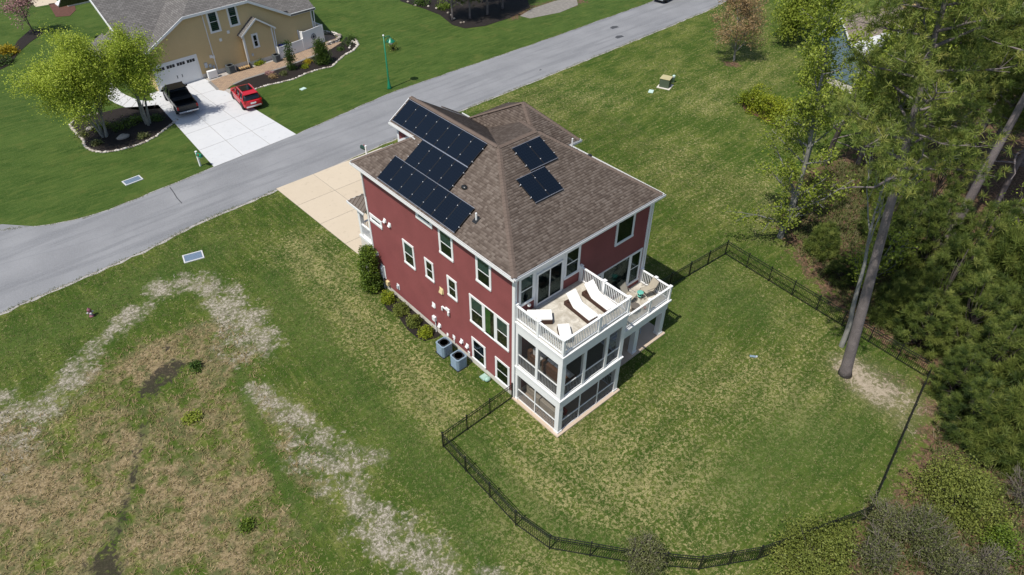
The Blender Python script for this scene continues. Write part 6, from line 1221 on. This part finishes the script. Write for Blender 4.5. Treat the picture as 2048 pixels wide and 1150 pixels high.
pine('pine filling the right edge halfway up', g2(2040, 330), 17, 137, zlow=.42, r0=.28, nl=30, lim=4.0); pine('pine in the middle of the woods with orange-tipped crown', g2(1810, 345), 13, 138, zlow=.36, r0=.22, nl=28, lim=3.4); pine('pine rising at the right edge behind the twiggy shrub', g2(1940, 380), 14.5, 139, zlow=.42, r0=.26, nl=28, lim=3.8); pine('slim pine near the lawn edge behind the sparse trees', g2(1715, 330), 10.5, 140, zlow=.28, r0=.18, nl=26, lim=2.8)
pine('slim pine at the upper right corner beyond the tan roof', g2(2010, 150), 14, 141, zlow=.35, r0=.25, nl=28, lim=3.8); pine('thin dark twin pine at the top edge before the tan roof', g2(1880, 95), 12, 142, zlow=.55, r0=.2, nl=16, lim=2.8)
pine('pine with a full rounded crown left of the large forked pine', g2(1830, 300), 11.5, 143, zlow=.34, r0=.24, nl=32, lim=4.0); pine('pine with a full crown behind the long bare trunk', g2(1900, 330), 13.5, 144, zlow=.34, r0=.24, nl=32, lim=4.0); pine('pine with a full crown near the right edge above the cut trunk', g2(1985, 420), 13.5, 145, zlow=.4, r0=.24, nl=30, lim=3.8)
YP = [((1765, 480), 2.2, 6.0), ((1790, 540), 2.0, 5.5), ((1830, 560), 2.2, 6.5), ((1780, 640), 1.6, 3.2), ((1860, 640), 2.3, 6.0), ((1830, 690), 1.9, 4.0), ((1910, 700), 2.2, 5.5), ((1960, 640), 2.3, 6.5), ((1955, 770), 2.2, 5.0), ((1900, 790), 1.7, 3.6), ((2020, 720), 2.4, 6.5), ((2030, 830), 2.4, 5.5), ((1930, 865), 1.9, 3.6), ((1760, 400), 2.0, 6.5), ((1840, 450), 2.2, 7.5), ((1990, 900), 1.9, 4.2), ((2060, 620), 2.4, 7), ((1900, 600), 2.2, 7), ((1965, 560), 2.2, 6.0), ((1640, 505), 1.3, 2.2), ((1680, 560), 1.3, 2.0)]
protos = [bushy('young_pine', 'dense young pine of the thicket behind the back fence', 'young pine', g2(*YP[i][0]), YP[i][1], YP[i][1], YP[i][2], 150 + i, young_l, 230, 95, .19, .08, needle=True, conical=.55, group='young pines of the thicket', ln=.36, pom=True, stemr=.05) for i in range(4)]
rr = random.Random(77)
for i, (px, rx, h) in enumerate(YP[4:]):
    p = protos[i % 4]; b = YP[i % 4]; c = g2(*px); dup(p, (c[0], c[1], 0), rr.uniform(0, 6.3), scale=(rx / b[1], rx / b[1], h / b[2]))
decid('bright_sapling', 'bright yellow-green sapling just behind the fence by the grey forked tree', 'sapling', g2(1725, 590), 5.0, 160, spring_l, bark_g, stems=2, per=7, crad=.2, lsz=.10, kids=(8, 4, 2), spread=(.4, .9), start=.2, r0=.05, lev=2)
decid('twiggy_shrub', 'pale twiggy shrub with upright yellow-green shoots at the right edge', 'shrub', g2(1985, 600), 6.0, 161, spring_l, twig, stems=7, per=6, crad=.16, lsz=.10, kids=(7, 4, 2), spread=(.3, .8), start=.25, r0=.06, lev=2, keep=.8)
bushy('olive_shrub', 'large rounded olive shrub outside the right fence corner', 'shrub', g2(1915, 1005), 2.1, 2.0, 2.2, 162, olive_l, 150, 70, .24, .055, hollow=.5); bushy('olive_shrub', 'rounded olive shrub overlapping the fence at the bottom edge', 'shrub', (3.6, -16.3), 2.5, 1.5, 2.1, 163, olive_l, 170, 80, .24, .05, hollow=.5)
bushy('young_pine', 'dense bright young pine just outside the right fence line', 'young pine', g2(1985, 915), 1.7, 1.7, 2.7, 164, young_l, 150, 90, .26, needle=True, ln=.34, conical=.45, pom=True); bushy('cedar_shrub', 'small dark green cedar near the lower right corner', 'shrub', g2(1998, 1095), .85, .85, 1.3, 165, arb_l, 70, 40, .16, .05)
for i, (px, h, lb, kp) in enumerate((((1285, 1130), 1.75, 'grey-green twiggy bush growing through the bottom fence', .9), ((1770, 1075), 2.2, 'grey twiggy bush right of the bottom olive shrub', .7), ((1835, 1095), 2.4, 'grey-green twiggy bush in the middle of the lower right brush', .9), ((1880, 1150), 2.2, 'grey twiggy bush cut by the bottom edge at the lower right', .6), ((1745, 1125), 2.0, 'bare twiggy bush hugging the bottom olive shrub', .45), ((2040, 1010), 2.4, 'bare brown twiggy bush at the right edge beside the olive shrub', .15), ((1960, 1150), 1.8, 'bare twiggy bush below the small cedar', .2))):
    decid('twiggy_bush', lb, 'bush', g2(*px), h, 170 + i, grey_l, twig, stems=12, per=5, crad=.16, lsz=.04, kids=(7, 5, 3), spread=(.4, 1.0), start=.12, r0=.022, lev=2, wob=.3, keep=kp, group='twiggy bushes along the fence')
bushy('weed_clump', 'bright green weed clump in the dry basin', 'weed', g2(382, 838), .42, .36, .35, 190, spring_l, 24, 26, .1, .06, group='green weeds in the basin'); bushy('weed_clump', 'dull green weed clump low in the dry basin', 'weed', g2(495, 1052), .38, .34, .3, 191, arb_l, 24, 24, .1, .06, group='green weeds in the basin'); bushy('weed_clump', 'dark green weed clump above the muddy spot, beside the bleached grass', 'weed', g2(392, 735), .3, .5, .4, 192, dark_l, 24, 24, .1, .06, group='green weeds in the basin')
# ---- grass: blades and thatch nobody could count
def tufts(name, n_, xr_, yr_, keepf, lm, h, wd, seed, blades=3, tonef=None):
    rg = rng(seed); P = np.stack([rg.uniform(*xr_, n_), rg.uniform(*yr_, n_)], 1); k = keepf(P, rg); P = P[k]; n2 = len(P); b = blades; p = np.repeat(P, b, 0) + rg.normal(size=(n2 * b, 2)) * .05; a = rg.uniform(0, 6.283, n2 * b); ln = h * rg.uniform(.6, 1.5, n2 * b); tl = rg.uniform(.5, 1.6, n2 * b) * ln
    z0 = np.zeros(n2 * b); dx, dy = np.cos(a), np.sin(a); B = np.stack([p[:, 0] - dy * wd, p[:, 1] + dx * wd, z0], 1); C_ = np.stack([p[:, 0] + dy * wd, p[:, 1] - dx * wd, z0], 1); T_ = np.stack([p[:, 0] + dx * tl, p[:, 1] + dy * tl, ln], 1)
    V = np.stack([B, C_, T_], 1).reshape(-1, 3); F = np.arange(len(V)).reshape(-1, 3); tone = np.repeat(rg.beta(2, 2, n2), b); link(name, npmesh(name, V, F, lm, tone), kind='stuff')
grass_l = leaf_mat('grass_blades', [(0.051, 0.091, 0.014), (0.087, 0.120, 0.025), (0.155, 0.165, 0.053), (0.309, 0.281, 0.128)], .3, .7); thatch_l = leaf_mat('dry_thatch', [(0.109, 0.123, 0.039), (0.217, 0.167, 0.077), (0.348, 0.261, 0.133), (0.522, 0.420, 0.252)], .2, .8); pale_l = leaf_mat('bleached_grass', [(0.153, 0.145, 0.093), (0.289, 0.246, 0.196), (0.408, 0.365, 0.306), (0.493, 0.451, 0.391)], .2, .8); lush_l = leaf_mat('lush_grass_blades', [(.020, .055, .007), (.034, .078, .010), (.052, .098, .015), (.08, .12, .026)], .3, .7)
def free(P):   # keep off the house, drives and road
    n_at = np.interp(P[:, 0], [p[0] for p in ROAD_N], [p[1] for p in ROAD_N]); s_at = np.interp(P[:, 0], [p[0] for p in ROAD_S], [p[1] for p in ROAD_S]); off = (P[:, 1] > s_at - .15) & (P[:, 1] < n_at + .1)
    hb = (P[:, 0] > -.15) & (P[:, 0] < 10.6) & (P[:, 1] > -2.5) & (P[:, 1] < 29); hb |= (P[:, 0] > -.2) & (P[:, 0] < 5) & (P[:, 1] > -3.8) & (P[:, 1] < 0); hb |= (P[:, 0] > 8) & (P[:, 0] < 11.9) & (P[:, 1] > 6) & (P[:, 1] < 15); hb |= (P[:, 0] > -1.35) & (P[:, 0] < 0) & (P[:, 1] > 6.7) & (P[:, 1] < 12.4)
    return ~(off | hb)
def k_lawn(P, rg): pa, ba, lu, so, mu, mo, sa = masks(P); return free(P) & (pa < .35) & (ba < .4) & (lu < .8) & (so < .5) & (mu < .3) & (sa < .5)
def k_basin(P, rg): pa, ba, mu = basin_masks(P); return free(P) & (ba > .35 * rg.uniform(.7, 1.4, len(P))) & (mu < .4)
def k_pale(P, rg): pa, ba, mu = basin_masks(P); return free(P) & (pa > .75 * rg.uniform(.6, 1.5, len(P)))
def k_edge(P, rg):
    n_at = np.interp(P[:, 0], xr, yn); s_at = np.interp(P[:, 0], xr, ysd); d = np.minimum(np.abs(P[:, 1] - n_at), np.abs(P[:, 1] - s_at)); return (d < .12 * rg.uniform(.3, 1.3, len(P)) * (1 + .8 * np.sin(P[:, 0] * 2.1) * np.sin(P[:, 0] * .7))) & ~((P[:, 0] > .2) & (P[:, 0] < 10.3) & (P[:, 1] < 31)) & ~((P[:, 0] > -2.2) & (P[:, 0] < 5.9) & (P[:, 1] > 32))
tufts('verge_grass', 150000, (-26, 64), (25, 42), k_edge, grass_l, .06, .020, 4, 3)
tufts('grass', 120000, (-26, 30), (-18, 29), k_lawn, grass_l, .055, .016, 1, 3); under_l = leaf_mat('undergrowth_leaves', [(.055, .045, .026), (.085, .100, .028), (.115, .140, .036), (.23, .185, .12)], .3, .8)
def k_under(P, rg): return (sdist(P, WOODS) > .5 * rg.uniform(.6, 2.5, len(P))) & (seg_d(P, [(30, -2), (19, -16), (4, -18)]) < 9)
tufts('undergrowth', 52000, (-2, 40), (-28, 2), k_under, under_l, .24, .032, 5, 3)
tufts('dry_thatch', 34000, (-30, 3), (-12, 30), k_basin, thatch_l, .13, .02, 2, 3); tufts('bleached_grass', 14000, (-26, 3), (-10, 30), k_pale, pale_l, .09, .018, 3, 3)
